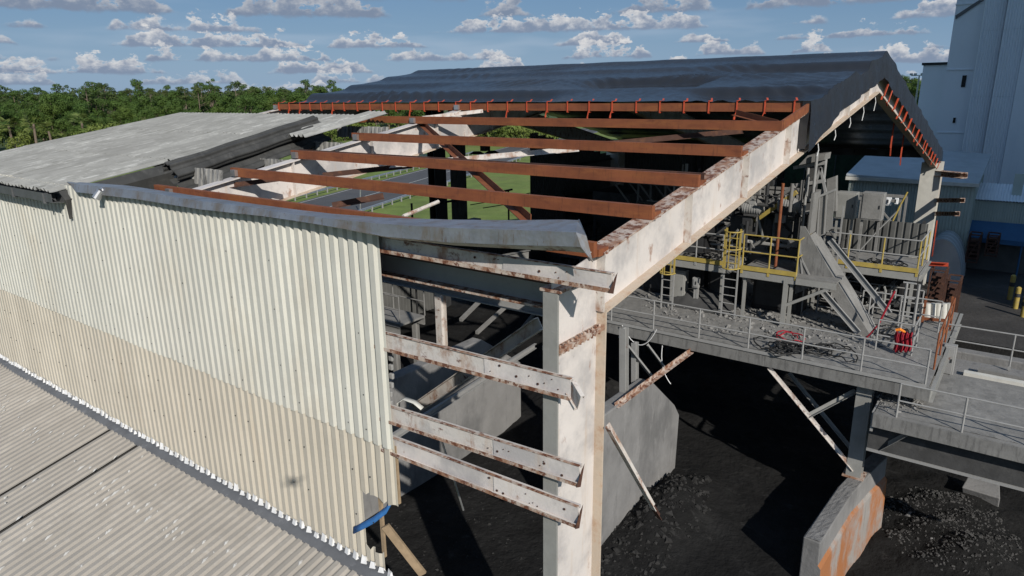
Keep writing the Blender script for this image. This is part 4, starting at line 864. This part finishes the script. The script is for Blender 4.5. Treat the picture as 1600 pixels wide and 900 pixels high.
for i, (a, b, x, m) in enumerate((((1092, 370), (1122, 352), 18.5, 'dusty'), ((1152, 425), (1203, 352), 18.6, 'dusty'), ((1205, 420), (1248, 340), 18.7, 'dusty'), ((1110, 395), (1130, 372), 18.2, 'dust_dark'))):
    p, q = at(a[0], a[1], x=x), at(b[0], b[1], x=x); y0, y1 = sorted((p.y, q.y)); t = thing('housing_or_backing', ['low dusty machine housing at the left end of the upper platform', 'dark machine housing behind the yellow rail', 'pale dusty machine housing left of the big chute', 'small dark housing beside the ladder cage'][i], 'machine', (x, y0, p.z))
    MB().box((x, y0, p.z), (x+.7, y1, q.z)).build('casing', m, t, bevel=.03); MB().box((x-.03, y0+.1, p.z+.1), (x, y1-.1, q.z-.15)).build('cover', m, t, bevel=.01); MB().box((x-.06, y0, q.z-.1), (x+.75, y1, q.z-.03)).build('rim', 'yellow' if i == 1 else m, t)
sn = thing('shade_net', 'dark green shade net hanging beyond the ribbed building', 'net', (64, 4, 6))
MB().grid(lambda u, v: (64+.12*math.sin(u*31), 4.6+u*14, 1.2+v*9.6+.05*math.sin(u*17)), 60, 6).build('mesh_sheet', 'net', sn, smooth=True)
for k in range(6): MB().tube((63.8, 4.8+k*2.7, 0), (63.8, 4.8+k*2.7, 10.8), .06).build('post', 'dark_steel', sn)
# crowded pipework and steel behind the platforms, one assembly
pa = thing('pipework', 'dense dusty pipework and steel frames crowding the space behind the platforms', 'pipework', (19, 2.5, 5))
rq = random.Random(31)
for k in range(120):
    x, y, z = rq.uniform(17.4, 21.0), rq.uniform(-2.0, 6.4), rq.uniform(5.3, 9.6); ax = rq.choice('xyzz'); L = rq.uniform(.5, 2.2)
    if y < .9: z = 5.2+1.3*rq.random(); x = rq.uniform(18.4, 20)
    d = {'x': V(L, 0, 0), 'y': V(0, L, 0), 'z': V(0, 0, min(L, 10.2-z) if y > .9 else .5)}[ax]; p = V(x, y, z); m = rq.choice(('dusty', 'dusty', 'grey_paint', 'dust_dark', 'grey_green', 'dark_steel'))
    q = rq.random()
    if q < .45: MB().path([p, p+d*.85, p+d+V(rq.uniform(-.2, .2), rq.uniform(-.2, .2), rq.uniform(-.25, .1))], rq.choice((.03, .045, .07)), 7).build('pipe', m, pa)
    elif q < .7: MB().angle(p, p+d+V(0, rq.choice((0, 0, .6)), rq.choice((0, .5))), .09).build('steel_angle', m, pa)
    elif q < .85: MB().ibeam(p, p+d, .12, .16, .012).build('beam', m, pa)
    else: MB().box(p-V(.12, .18, .18), p+V(.15, .18, .22)).build('junction_box', m, pa, bevel=.015)
for k in range(70):
    p = V(rq.uniform(17.0, 18.8), rq.uniform(1.0, 6.0), rq.uniform(7.0, 9.4)); ax = rq.choice('yzzd'); L = rq.uniform(.4, 1.5); m = rq.choice(('dusty', 'dusty', 'grey_paint', 'dust_dark', 'dark_steel'))
    d = {'y': V(0, L, 0), 'z': V(0, 0, min(L, 10.1-p.z)), 'd': V(rq.uniform(-.3, .3), rq.uniform(-1, 1), rq.uniform(.2, .7))}[ax]
    q = rq.random()
    if q < .5: MB().tube(p, p+d, rq.choice((.025, .04, .06)), 8).build('pipe', m, pa)
    elif q < .8: MB().angle(p, p+d, .08).build('steel_angle', m, pa)
    else: MB().box(p-V(.1, .15, .12), p+V(.15, .2, .2)).build('junction_box', m, pa, bevel=.015)
for k in range(14):
    y = -.1+k*.45; z = rq.uniform(7.6, 8.6); MB().path([(18.2+rq.random(), y+.25*math.sin(i), z-.9*math.sin(math.pi*i/8)-rq.uniform(0, .1)) for i in range(9)], .02, 5).build('cable', 'cable', pa)
tg = thing('truss_gallery', 'dusty lattice conveyor gallery deep behind the tower', 'gallery', (24, 2, 0))
for s in (0, 1.4):
    for z in (7.0, 8.6): MB().bar((23.5+s, -1.0, z), (23.5+s, 12, z+.0), .12).build('chord', 'dusty', tg)
    for k in range(9): y = -1+k*1.45; MB().bar((23.5+s, y, 7.0), (23.5+s, y+1.45, 8.6), .07).build('diagonal', 'dusty', tg); MB().bar((23.5+s, y, 7.0), (23.5+s, y, 8.6), .08).build('vertical', 'dusty', tg)
MB().box((23.5, -1, 6.9), (24.9, 12, 6.98)).build('belt_deck', 'dust_dark', tg)
for y in (0, 5.5, 11): MB().ibeam((24.2, y, 0), (24.2, y, 6.9), .3, .3, .02).build('leg', 'dust_dark', tg)
rail('railing', 'grey rail low behind the big chute before the black container', [(19.6, .4, DZ), (19.6, -2.6, DZ)], (1.05, .55), 'grey_paint', .9)
rail('railing', 'grey rail crossing beneath the grey cabinets', [(17.9, -1.2, DZ), (19.5, -1.2, DZ)], (1.05, .55), 'grey_paint', .8)
# backing blocks added under the platforms, black put in for the shade there
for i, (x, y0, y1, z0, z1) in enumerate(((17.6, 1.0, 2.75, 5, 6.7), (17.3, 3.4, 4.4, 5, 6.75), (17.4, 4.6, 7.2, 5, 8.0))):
    t = thing('housing_or_backing', ['black machine block under the yellow-edged platform', 'black machine block behind the caged ladder', 'tall dark machine block behind the tall dusty cabinet'][i], 'machine', (x, y0, z0))
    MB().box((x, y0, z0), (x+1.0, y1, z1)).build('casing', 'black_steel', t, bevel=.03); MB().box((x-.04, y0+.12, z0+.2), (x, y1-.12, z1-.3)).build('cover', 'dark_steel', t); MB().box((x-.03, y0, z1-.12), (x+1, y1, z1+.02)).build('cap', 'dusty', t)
# dust piles, hoses and cables on the deck
rubble('debris', 'broken grey lumps and dust spread over the main walkway', 16.8, 2.2, 2.8, 4.6, 1300, .01, .09, 'dusty', 4, lambda x, y: 5.03)
struct_p = MB().grid(lambda u, v: (16.0+u*2.6, 3.2+v*2.8, 5.0+.55*math.sin(math.pi*u)*math.sin(math.pi*v)+.05*R.random()), 24, 24); tag(struct_p.build('dust_pile', 'dust_dark', smooth=True), 'dark dust pile behind the tall dusty cabinet', None, kind='stuff')
def coil(label, cx, cy, z, n, s, r, m, seed, cat='cable'):
    rr = random.Random(seed); pts = []; x, y, a = cx, cy, 0
    for i in range(n):
        a += rr.uniform(-.2, .95); x += s*math.cos(a); y += s*math.sin(a); x += (cx-x)*.06; y += (cy-y)*.06; pts.append((x, y, z+rr.uniform(0, .10)))
    return tag(MB().path(pts, r, 5).build('cable', m), label, cat)
coil('tangle of black cable heaped on the walkway edge', 13.8, .4, 5.05, 150, .16, .022, 'cable', 1)
coil('second black cable tangle beside the first on the walkway', 14.1, -.5, 5.05, 110, .16, .02, 'cable', 2)
coil('pinkish red hose lying on the walkway', 14.6, .3, 5.06, 22, .22, .022, 'red_cloth', 3, 'hose')
coil('tangle of dark cable on the platform in front of the cabinets', 19.2, -1.5, 6.95, 60, .16, .022, 'cable', 4)
coil('cable tangle at the foot of the big chute', 17.2, -2.2, 5.05, 60, .16, .02, 'cable', 5)
coil('dark cables strewn on the platform at the ladder cage', 16.6, 4.2, 6.92, 70, .18, .024, 'cable', 6)
for a, b, c_, x, lb in (((972, 508), (1000, 560), (1026, 515), 12.9, 'pale cable loop drooping below the start of the walkway'), ((1035, 540), (1030, 570), (1048, 600), 13.0, 'thin cable dangling from the walkway edge')):
    p, q, r_ = at(*a, x=x), at(*b, x=x), at(*c_, x=x); tag(MB().path([p.lerp(q, u).lerp(q.lerp(r_, u), u)-V(0, 0, .3*u*(1-u)) for u in (i/12 for i in range(13))], .016, 5).build('cable', 'white_fill'), lb, 'cable')
for k, (a, b) in enumerate((((1395, 345), (1418, 300)), ((1340, 395), (1402, 330)))):
    p, q = at(*a, x=20.5), at(*b, x=20.5); tag(MB().path([p, p.lerp(q, .5)+V(0, 0, .05), q], .03, 6).build('conduit', 'yellow' if k == 0 else 'grey_paint'), ['yellow conduit slanting right of the rough cabinet', 'grey conduit loop beside the rough cabinet'][k], 'conduit')
# right end of W1: red cloth, frames, white pipes
rail('railing', 'rusty bent rail at the right end of the main walkway', [(14.6, -3.6, DZ), (18.8, -3.6, DZ)], (1.15, .6), 'rust', 1.4, pm='rust')
rail('railing', 'grey rail running back between chute and gable post', [(18.3, -.9, DZ), (18.3, -3.3, DZ)], (1.1, .55), 'grey_paint', 1.2)
rail('railing', 'short grey guard frame around the red cloth', [(15.4, -1.9, DZ), (15.4, -2.9, DZ), (16.4, -2.9, DZ)], (1.0, .5), 'grey_paint', .9)
for i in range(4):
    p = at(1404+i*6.5, 520, x=15.3); 
    m = MB().grid(lambda u, v: (15.3+.05*math.sin(u*9+i), p.y-.06+.13*u+.02*math.sin(v*7), p.z-.62*v-.04*math.sin(u*6+i)), 6, 8)
    o = tag(m.build('cloth', 'red_cloth', smooth=True), ['leftmost', 'second', 'third', 'rightmost'][i]+' of the dark red cloth strips hanging at the walkway end', 'cloth', 'red cloth strips'); o.modifiers.new('t', 'SOLIDIFY').thickness = .015
p = at(1400, 516, x=15.4); tag(MB().path([p, p+V(0, -.1, .05), p+V(.05, -.2, -.02), p+V(0, -.3, -.1)], .05, 7).build('cloth', 'orange_cloth'), 'orange rag beside the red cloth strips', 'cloth')
tag(MB().path([at(1352, 530, x=15.9), at(1372, 508, x=15.9), at(1386, 480, x=15.9), at(1398, 455, x=15.9)], .03, 6).build('hose', 'red_cloth'), 'red hose slung along the rail toward the gable post', 'hose')
pf = thing('steel_frame', 'small grey upright frame holding the red hose end', 'frame', (16.6, -2.4, 5))
for px in (1403, 1422): p = at(px, 540, x=16.6); MB().tube(V(p.x, p.y, 5), V(p.x, p.y, 7.0), .04).build('upright', 'grey_paint', pf)
for z in (5.9, 6.5, 7.0): MB().tube((16.6, at(1403, 500, x=16.6).y, z), (16.6, at(1424, 500, x=16.6).y, z), .03).build('crossbar', 'grey_paint', pf)
for k in range(6):
    p = at(1440+k*8.2, 530-k*.8, x=19.4+.12*k); q = at(1441+k*8.6, 474, x=19.4+.12*k)
    m = MB().tube(p, q, .095, 14); tag(m.build('pipe', 'white_pipe'), ['leftmost', 'second', 'third', 'fourth', 'fifth', 'rightmost'][k]+' of the upright white pipes beside the gable post', 'pipe', 'white pipes in a row')
t = thing('pipe_rack', 'rusty flat rack holding the row of white pipes', 'rack', (19.3, -3, 4.5))
for py in (497, 530): MB().bar(at(1434, py, x=19.25), at(1478, py+4, x=19.25), .08, .1).build('bar', 'rust', t)
for px in (1437, 1478): p = at(px, 530, x=19.2); MB().bar(V(p.x, p.y, 3), V(p.x, p.y, at(px, 462, x=19.2).z), .07).build('upright', 'rust', t)
cabinet('plain grey box panel standing behind the start of the lower walkway', 1468, 542, 1496, 584, 16.9, .25, 'grey_paint', 4.2)
# projecting broken girts on the gable's far post
for py, px1, lb in ((313, 1508, 'upper rusty girt stub sticking out right of the far gable post'), (334, 1500, 'lower rusty girt stub sticking out right of the far gable post')):
    p, q = at(1462, py, x=45.0), at(px1, py, x=42.5); tag(MB().chan(p, q, .3, .28, .03).build('girt_stub', 'flaking'), lb, 'girt', 'girt stubs on the far post')
p, q = at(1468, 270, x=45.0), at(1512, 274, x=44.0); tag(MB().chan(p, q, .6, .35, .04).build('eave_stub', 'flaking'), 'broken eave channel sticking out at the top of the far gable post', 'beam')
# ------------------------------------------------------------------ plant buildings at the right
pt = thing('plant_tower', 'huge pale blue-white plant tower rising out of the picture at right', 'tower', (85, -10, 0))
def block(parent, name, x0, x1, y0, y1, z0, z1, m): return MB().box((x0, y0, z0), (x1, y1, z1)).build(name, m, parent)
block(pt, 'low_block', 79, 100, 2.0, at(1443, 102, x=79).y, 0, at(1443, 102, x=79).z, 'silo_paint')
block(pt, 'tower_block', 75, 110, 1.0, at(1481, 95, x=75).y, 0, 60, 'silo_paint')
block(pt, 'tower_block', 73.4, 110, -60, -2.55, 0, 60, 'silo_paint')
# ribbed stair shaft between the plain faces
ps = rib_sheet('ribbed_panel', 'silo_paint', 8, .22, .05, 1.0, .02)
for k in range(2):
    for z in range(0, 60, 6): inst('ribbed_panel', ps, pt, (74.3-.35*k, 1.0-(k+1)*1.775, z), (0, 0, rad(12)), (1, 1, 5.97))
block(pt, 'shaft_core', 74.9, 80, -2.6, 1.1, 0, 59, 'silo_paint')
for k, (px, py, w, h) in enumerate(((1506, 127, .35, 1.1), (1491, 188, .22, .5))):
    p = at(px, py, x=74.98); MB().box((74.93, p.y-w/2, p.z-h/2), (74.99, p.y+w/2, p.z+h/2)).build('slot_window', 'black_steel', pt)
for z in (8.5, 14.5, 20.5): MB().box((74.93, 1.0, z), (75, at(1481, 95, x=75).y+.05, z+.12)).build('seam_trim', 'silo_paint', pt)
MB().box((78.8, 2.0, at(1443, 102, x=79).z), (100, at(1443, 102, x=79).y+.15, at(1443, 102, x=79).z+.25)).build('roof_edge', 'dark_steel', pt)
MB().prism([at(1493, 30, x=74.9), at(1493, 24, x=74.9), at(1530, 0, x=74.9), at(1538, 0, x=74.9)], (.1, 0, 0)).build('conveyor_line', 'galv_dark', pt)
# unseen tall wing added out of frame at right to shade everything below the tower
block(pt, 'shade_wing', 30.1, 110, -60, -24, 0, 62, 'silo_paint')
# green clad building
gb = thing('clad_building', 'grey-green ribbed building beyond the far gable post', 'building', (54, 2, 0))
gs = rib_sheet('cladding_sheet', 'green_clad', 5, .2, .04, 1.0)
y0, y1 = -1.95, 6.15; 
k = 0; y = y0
while y < y1-.2: inst('cladding_sheet', gs, gb, (50, y, 0), (0, 0, 0), (1, 1, 6.3)); y += 1.0125
for i in range(8): inst('cladding_sheet', gs, gb, (50.04+i, y0, 0), (0, 0, rad(90)), (1, -1, 6.3))
MB().prism([(49.8, y0-.2, 6.35), (49.8, y1+.2, 6.55), (60, y1+.2, 8.0), (60, y0-.2, 7.6)], (0, 0, .12)).build('roof', 'shed_roof', gb)
MB().box((49.7, y0-.25, 6.25), (49.82, y1+.2, 6.5)).build('eave_trim', 'white_pipe', gb)
MB().box((50.1, y0+.05, 0), (58, y1, 6.2)).build('core', 'green_clad', gb)
# small shed with blue awning
sh = thing('shed', 'small green shed with ribbed white roof and blue awning below the tower', 'building', (53, -3.6, 0))
a = at(1517, 345, x=52); b = at(1590, 317, x=52); ya, yb = a.y, b.y-1.2; z1 = b.z; z0 = at(1550, 344, x=52).z
n = int((ya-yb)/.8)+1
for i in range(n): inst('cladding_sheet', gs, sh, (52, ya-(i+1)*(ya-yb)/n, z0-.1), (0, 0, 0), (1, (ya-yb)/n, z1-z0+.1))
MB().box((52.1, yb, 0), (55, ya, z1)).build('core', 'dark_cladding', sh)
rs = rib_sheet('roof_sheet', 'silo_paint', 4, .25, .06, 3.4)
for i in range(n): inst('roof_sheet', rs, sh, (51.8, ya-(i+1)*(ya-yb)/n, z1+.05), (0, math.pi/2-rad(14), 0), (1, (ya-yb)/n, 1))
MB().prism([(51.0, yb, z0-1.25), (51.0, ya+.2, z0-1.25), (52.05, ya+.2, z0-.1), (52.05, yb, z0-.1)], (0, 0, .08)).build('awning', 'blue_paint', sh)
MB().box((50.98, yb, z0-1.5), (51.02, ya+.2, z0-1.2)).build('awning_valance', 'blue_paint', sh)
for y in (ya+.1, yb+.5): MB().tube((51.1, y, 0), (51.1, y, z0-1.25), .06).build('awning_post', 'blue_paint', sh)
MB().box((53, at(1597, 300, x=53).y, z1), (53.1, at(1581, 300, x=53).y, z1+1.9)).build('parapet_panel', 'green_clad', sh)
# round tank
tk = thing('tank', 'pale blue round-topped tank at the foot of the green building', 'tank', (48.5, 0, 0))
c = at(1470, 420, x=47.5); cy = c.y
MB().grid(lambda u, v: (46.0+v*3.6, cy-1.35*math.cos(math.pi*u), .0+3.1*math.sin(math.pi*u)), 24, 10).build('shell', 'shed_roof', tk, smooth=True)
MB().add([(46.0, cy-1.35*math.cos(math.pi*k/24), 3.1*math.sin(math.pi*k/24)) for k in range(25)], [tuple(range(25))]).build('end_plate', 'shed_roof', tk)
for k in range(4): MB().grid(lambda u, v: (46.3+k+.1*v, cy-1.385*math.cos(math.pi*u), 3.14*math.sin(math.pi*u)), 24, 1).build('hoop', 'silo_paint', tk)
# crates / cages
def cage(label, px0, px1, py0, py1, x, d, m, diag=True, fill=None):
    a, b = at(px0, py1, x=x), at(px1, py0, x=x); y0, y1, z1 = b.y, a.y, b.z-a.z; z0 = max(0, a.z); z1 = b.z
    t = thing('cage_crate', label, 'crate', (x, (y0+y1)/2, z0), 'open-framed crates in the yard')
    for xx in (x, x+d):
        for yy in (y0, y1): MB().bar((xx, yy, z0), (xx, yy, z1), .09).build('upright', m, t)
        for zz in (z0+.06, z1): MB().bar((xx, y0, zz), (xx, y1, zz), .08).build('rail', m, t)
        if diag: MB().bar((xx-.02, y0, z1-.1), (xx-.02, y1, z0+.1), .07).build('diagonal', m, t)
    for yy in (y0, y1):
        for zz in (z0+.06, z1): MB().bar((x, yy, zz), (x+d, yy, zz), .08).build('rail', m, t)
    for k in range(5): zz = z0+(z1-z0)*(k+.8)/6.5; MB().box((x+.2, y0+.08, zz), (x+d-.1, y1-.08, zz+.12)).build('slat', fill or m, t)
cage('front rusty cage crate beside the row of white pipes', 1470, 1500, 440, 498, 37.5, 1.5, 'rust_dark')
cage('rusty cage crate half hidden behind the far gable post', 1447, 1478, 424, 474, 40.5, 1.5, 'rust_dark')
cage('left wooden crate under the blue awning', 1508, 1533, 368, 410, 49, 1.2, 'rust_dark', fill='rust_dark')
cage('right wooden crate under the blue awning', 1538, 1562, 369, 400, 49.6, 1.2, 'rust_dark', fill='rust_dark')
p, q = at(1448, 411, x=41), at(1482, 413, x=41); tag(MB().chan(p, q, .25, .2, .02).build('loose_beam', 'strap'), 'orange-red loose beam lying beyond the far gable post', 'beam')
for i, (px, py0, py1) in enumerate(((1577, 430, 468), (1586, 449, 482), (1598, 463, 495))):
    b = at(px, py1, z=0.03); t = thing('bollard', ['farthest', 'middle', 'nearest'][i]+' of the yellow bollards at the right edge', 'bollard', b, 'yellow bollards')
    h = at(px, py0, x=b.x).z; MB().tube(b, V(b.x, b.y, h), .14, 14).build('post', 'yellow', t); MB().tube(V(b.x, b.y, h), V(b.x, b.y, h+.07), .14, 14, .05).build('cap', 'yellow', t); MB().tube(b+V(0, 0, h*.55), b+V(0, 0, h*.72), .146, 14).build('band', 'dark_steel', t)
# boom lift in the shade
b = at(1562, 420, z=.03); t = thing('boom_lift', 'green boom lift parked in the shade before the shed', 'machine', b)
X, Y = b.x+.5, b.y
MB().box((X, Y-1.1, .5), (X+2.2, Y+1.1, 1.15)).build('chassis', 'green_machine', t, bevel=.05); MB().box((X+.3, Y-.9, 1.16), (X+1.9, Y+.4, 1.9)).build('turret', 'green_machine', t, bevel=.1); MB().box((X+.2, Y+.2, 1.9), (X+1.2, Y+1.0, 2.3)).build('hood', 'silo_paint', t, bevel=.05)
MB().bar((X+.9, Y+1.0, 1.7), (X+.4, Y-2.0, 3.0), .28, .34).build('boom', 'green_machine', t); MB().bar((X+.4, Y-1.9, 3.0), (X+.5, Y+.4, 2.5), .2, .24).build('jib', 'green_machine', t)
for sx in (.3, 1.9):
    for sy in (-1.15, 1.15):
        w = MB().tube((X+sx, Y+sy-.16, .42), (X+sx, Y+sy+.16, .42), .42, 20).build('wheel', 'rubber', t); MB().tube((X+sx, Y+sy-.175, .42), (X+sx, Y+sy+.175, .42), .2, 14).build('rim', 'green_machine', w)
# light pole beyond the tarp
p = at(1432, 150, x=130); t = thing('light_pole', 'twin-headed light pole standing beyond the tarp ridge', 'light pole', (p.x, p.y, 0)); zz = at(1432, 118, x=130).z
MB().tube((p.x, p.y, 0), (p.x, p.y, zz), .22, 10, .12).build('mast', 'white_pipe', t); MB().bar((p.x, p.y-1.2, zz), (p.x, p.y+1.2, zz), .12).build('crossarm', 'white_pipe', t)
for s in (-1.2, -.4, .6, 1.2): MB().box((p.x-.35, p.y+s-.22, zz+.05), (p.x+.2, p.y+s+.22, zz+.38)).build('lamp_head', 'lamp_glass', t, bevel=.06)
# ------------------------------------------------------------------ trees
def blade(mb, c, d, up, L, w):
    s = d.cross(up); s = s.normalized() if s.length > 1e-4 else V(1, 0, 0)
    mb.add([c-d*L*.5, c+s*w*.5, c+d*L*.5, c-s*w*.5], [(0, 1, 2, 3)])
def rv(rr): 
    while 1:
        v = V(rr.uniform(-1, 1), rr.uniform(-1, 1), rr.uniform(-1, 1))
        if .05 < v.length < 1: return v.normalized()
def crown_blobs(mb, blobs, per, size, rr):
    for c, r in blobs:
        for _ in range(int(per*r*r)):
            n = rv(rr); 
            if n.z < -.35 and rr.random() < .6: n.z = -n.z
            p = c+V(n.x*r, n.y*r, n.z*r*.78)*(.62+.45*rr.random()); t = rv(rr); d = (t-n*t.dot(n)*.75).normalized()
            blade(mb, p, d, (n+rv(rr)*.5).normalized(), size*rr.uniform(.7, 1.5), size*rr.uniform(.45, .8))
def broad(seed):
    rr = random.Random(seed); H = rr.uniform(12.5, 15.5); tk, cr = MB(), MB(); tk.tube((0, 0, 0), (0, 0, H*.5), .32, 8, .2); bl = []
    for i in range(16):
        a = rr.uniform(0, 6.28); r = rr.uniform(.6, 4.2); z = H*rr.uniform(.22, .90); k = 1-abs(z/H-.6)*1.2; c = V(r*k*math.cos(a), r*k*math.sin(a), z); bl.append((c, rr.uniform(1.2, 2.2)))
        if i % 2: tk.tube((0, 0, min(z*.6, H*.48)), c, .11, 5, .03)
    crown_blobs(cr, bl, 95, .42, rr); return tk, cr, 'leaf_broad'
def pine(seed):
    rr = random.Random(seed); H = rr.uniform(15.5, 18.5); tk, cr = MB(), MB(); tk.tube((0, 0, 0), (rr.uniform(-.4, .4), 0, H*.96), .24, 7, .07); bl = []
    for i in range(12):
        a = rr.uniform(0, 6.28); z = H*(.62+.37*rr.random()); r = rr.uniform(.3, 3.2)*(1.25-(z/H-.6)*1.9); c = V(r*math.cos(a), r*math.sin(a), z); bl.append((c, rr.uniform(.65, 1.25))); tk.tube((0, 0, z-.8), c, .06, 4, .02)
    crown_blobs(cr, bl, 110, .36, rr); return tk, cr, 'leaf_pine'
def palm(seed):
    rr = random.Random(seed); H = rr.uniform(3, 5); tk, cr = MB(), MB(); tk.tube((0, 0, 0), (.2, 0, H), .22, 8, .18)
    for i in range(34):
        a = rr.uniform(0, 6.28); el = rr.uniform(-.5, 1.2); d = V(math.cos(a)*math.cos(el), math.sin(a)*math.cos(el), math.sin(el)); b = V(.2, 0, H)+d*rr.uniform(.8, 1.2)
        s = d.cross(V(0, 0, 1)).normalized(); u = s.cross(d)
        for k in range(9):
            t = (k-4)/4*1.1; e = (d*math.cos(t)+s*math.sin(t)); cr.add([b, b+e*.55+u*.05+s*.05, b+e*(1.15-.2*abs(t))-V(0, 0, .2), b+e*.55-s*.05], [(0, 1, 2, 3)])
    return tk, cr, 'leaf_palm'
def shrub(seed):
    rr = random.Random(seed); tk, cr = MB(), MB(); tk.tube((0, 0, 0), (0, 0, 1.8), .12, 6, .05); crown_blobs(cr, [(V(rr.uniform(-2, 2), rr.uniform(-2, 2), rr.uniform(.8, 3.4)), rr.uniform(.8, 1.5)) for _ in range(9)], 60, .42, rr); return tk, cr, 'leaf_shrub'
KIND = {}
for nm, fn, n in (('broadleaf_tree', broad, 4), ('pine_tree', pine, 4), ('palm_tree', palm, 3), ('shrub', shrub, 3)):
    KIND[nm] = []
    for i in range(n):
        tk, cr, lm = fn(100+i*7+len(nm)); KIND[nm].append((tk.mesh('trunk', 'bark'), cr.mesh('crown', lm, fix=False)))
LBL = {'broadleaf_tree': ('dense broadleaf tree in the wood behind the grey roof', 'broadleaf trees of the wood'), 'pine_tree': ('tall thin pine with high crown rising from the wood', 'pines of the wood'),
       'palm_tree': ('pale fan palm in front of the dark wood', 'palms at the edge of the wood'), 'shrub': ('light green shrub at the foot of the wood', 'shrubs at the edge of the wood')}
def plant(kind, x, y, s=1., lbl=None, grp=None):
    tm, cm = R.choice(KIND[kind]); t = thing(kind, lbl or LBL[kind][0], 'tree' if kind != 'shrub' else 'shrub', (x, y, 0), grp or LBL[kind][1]); t.scale = (s, s, s*R.uniform(.92, 1.08)); t.rotation_euler = (0, 0, R.uniform(0, 6.28))
    for nm, me in (('trunk', tm), ('crown', cm)): o = bpy.data.objects.new(nm, me); COL.objects.link(o); o.parent = t
def polar(px, dist): 
    d = Vector(ray(px, 150)); d.z = 0; d.normalize(); return CAM[0]+d.x*dist, CAM[1]+d.y*dist
front = 205
for k in range(34): plant('broadleaf_tree', *polar(-40+k*18+R.uniform(-8, 8), front+12+R.random()*35), R.uniform(.6, .9))
ORD = ['first', 'second', 'third', 'fourth', 'fifth', 'sixth', 'seventh', 'eighth', 'ninth', 'tenth', 'eleventh', 'twelfth', '13th', '14th', '15th', '16th', '17th', '18th', '19th', '20th', '21st', '22nd', '23rd', '24th']
for k in range(24): plant('pine_tree', *polar(4+k*26+R.uniform(-9, 9), front+55+R.random()*50), R.uniform(.9, 1.05), ORD[k]+' pine from the left rising above the wood')
for k in range(12): plant('palm_tree', *polar(8+k*27+R.uniform(-9, 9), front-3+R.random()*14), R.uniform(1.0, 1.5), ORD[k]+' pale fan palm from the left before the dark wood')
def bulk(kind, n, d0, d1, acc):
    for _ in range(n):
        x, y = polar(R.uniform(-80, 680), R.uniform(d0, d1)); s = R.uniform(.85, 1.2); a = R.uniform(0, 6.28); ca, sa = math.cos(a)*s, math.sin(a)*s
        for i, me in enumerate(R.choice(KIND[kind])):
            co_ = np.empty(len(me.vertices)*3, np.float32); me.vertices.foreach_get('co', co_); co_ = co_.reshape(-1, 3)
            li = np.empty(len(me.loops), np.int32); me.loops.foreach_get('vertex_index', li)
            acc.append((i, np.stack([co_[:, 0]*ca-co_[:, 1]*sa+x, co_[:, 0]*sa+co_[:, 1]*ca+y, co_[:, 2]*s], 1), me))
def bulk_build(acc, name, m, sel, parent):
    vs, fs = [], []; o = 0
    for i, v, me in acc:
        if i != sel: continue
        vs.append(v-np.array(parent.location)); fs += [tuple(q+o for q in p.vertices) for p in me.polygons]; o += len(v)
    me = bpy.data.meshes.new(name); me.from_pydata(np.concatenate(vs).tolist(), [], fs); me.materials.append(MATS[m]); ob = bpy.data.objects.new(name, me); COL.objects.link(ob); ob.parent = parent
nw = thing('wood', 'dense mass of the wood behind its front trees', 'wood', (100, 250, 0)); nw['kind'] = 'stuff'
acc = []; bulk('broadleaf_tree', 110, front+40, front+170, acc); bulk('pine_tree', 45, front+80, front+170, acc)
bulk_build(acc, 'crowns', 'leaf_broad', 1, nw); bulk_build(acc, 'trunks', 'bark', 0, nw)
for k in range(34): plant('shrub', *polar(R.uniform(-40, 620), front+R.random()*22), R.uniform(.9, 1.7))
for k in range(26): plant('shrub', *polar(640+k*9, 175+R.random()*25), R.uniform(1, 1.7), 'shrub in the hedge line beyond the road', 'hedge line shrubs beyond the road')
for k in range(9): plant('broadleaf_tree', *polar(1405+k*7, 330+R.random()*40), 1.2, 'tree beyond the tarp ridge beside the light pole', 'trees beyond the tarp ridge')
# deep wood behind the individual trees: one mass
fm = MB(); rr = random.Random(5); tr_ = MB()
for k in range(260):
    x, y = polar(rr.uniform(-120, 700), 330+rr.random()*260); H = rr.uniform(12, 18)
    tr_.tube((x, y, 0), (x, y, H*.8), .3, 5, .1)
    crown_blobs(fm, [(V(x+rr.uniform(-2.5, 2.5), y+rr.uniform(-2.5, 2.5), H*rr.uniform(.55, .97)), rr.uniform(1.2, 2.2)) for _ in range(6)], 9, 1.1, rr)
wd = thing('wood', 'dark distant wood along the horizon', 'wood', (200, 300, 0)); wd['kind'] = 'stuff'
fm.build('crowns', 'leaf_pine', wd, fix=False); tr_.build('trunks', 'bark', wd, fix=False)
# ------------------------------------------------------------------ the drone that took the picture (its shadow falls on the wall)
dc = Vector(CAM)-Vector(_f)*.26+V(0, 0, .07); dr = thing('camera_drone', 'small grey quadcopter hovering where the picture was taken', 'drone', dc)
dx = Vector(_R); dyy = Vector((_f[0], _f[1], 0)).normalized()
MB().prism([dc+dx*a+dyy*b+V(0, 0, -.035) for a, b in ((-.05, -.11), (.05, -.11), (.06, .05), (.03, .11), (-.03, .11), (-.06, .05))], (0, 0, .07)).build('body', 'drone_grey', dr)
for sx in (-1, 1):
    for sy in (-1, 1):
        h = dc+dx*sx*.17+dyy*sy*.13; MB().bar(dc+dx*sx*.04+dyy*sy*.06, h, .025, .022).build('arm', 'drone_grey', dr); MB().tube(h-V(0, 0, .03), h+V(0, 0, .03), .018, 10).build('motor', 'drone_grey', dr)
        for a in (0, 1): ang = .6*sx+a*math.pi; e = dx*math.cos(ang)+dyy*math.sin(ang); MB().bar(h+V(0, 0, .035), h+V(0, 0, .035)+e*.085, .016, .003).build('blade', 'black_steel', dr)
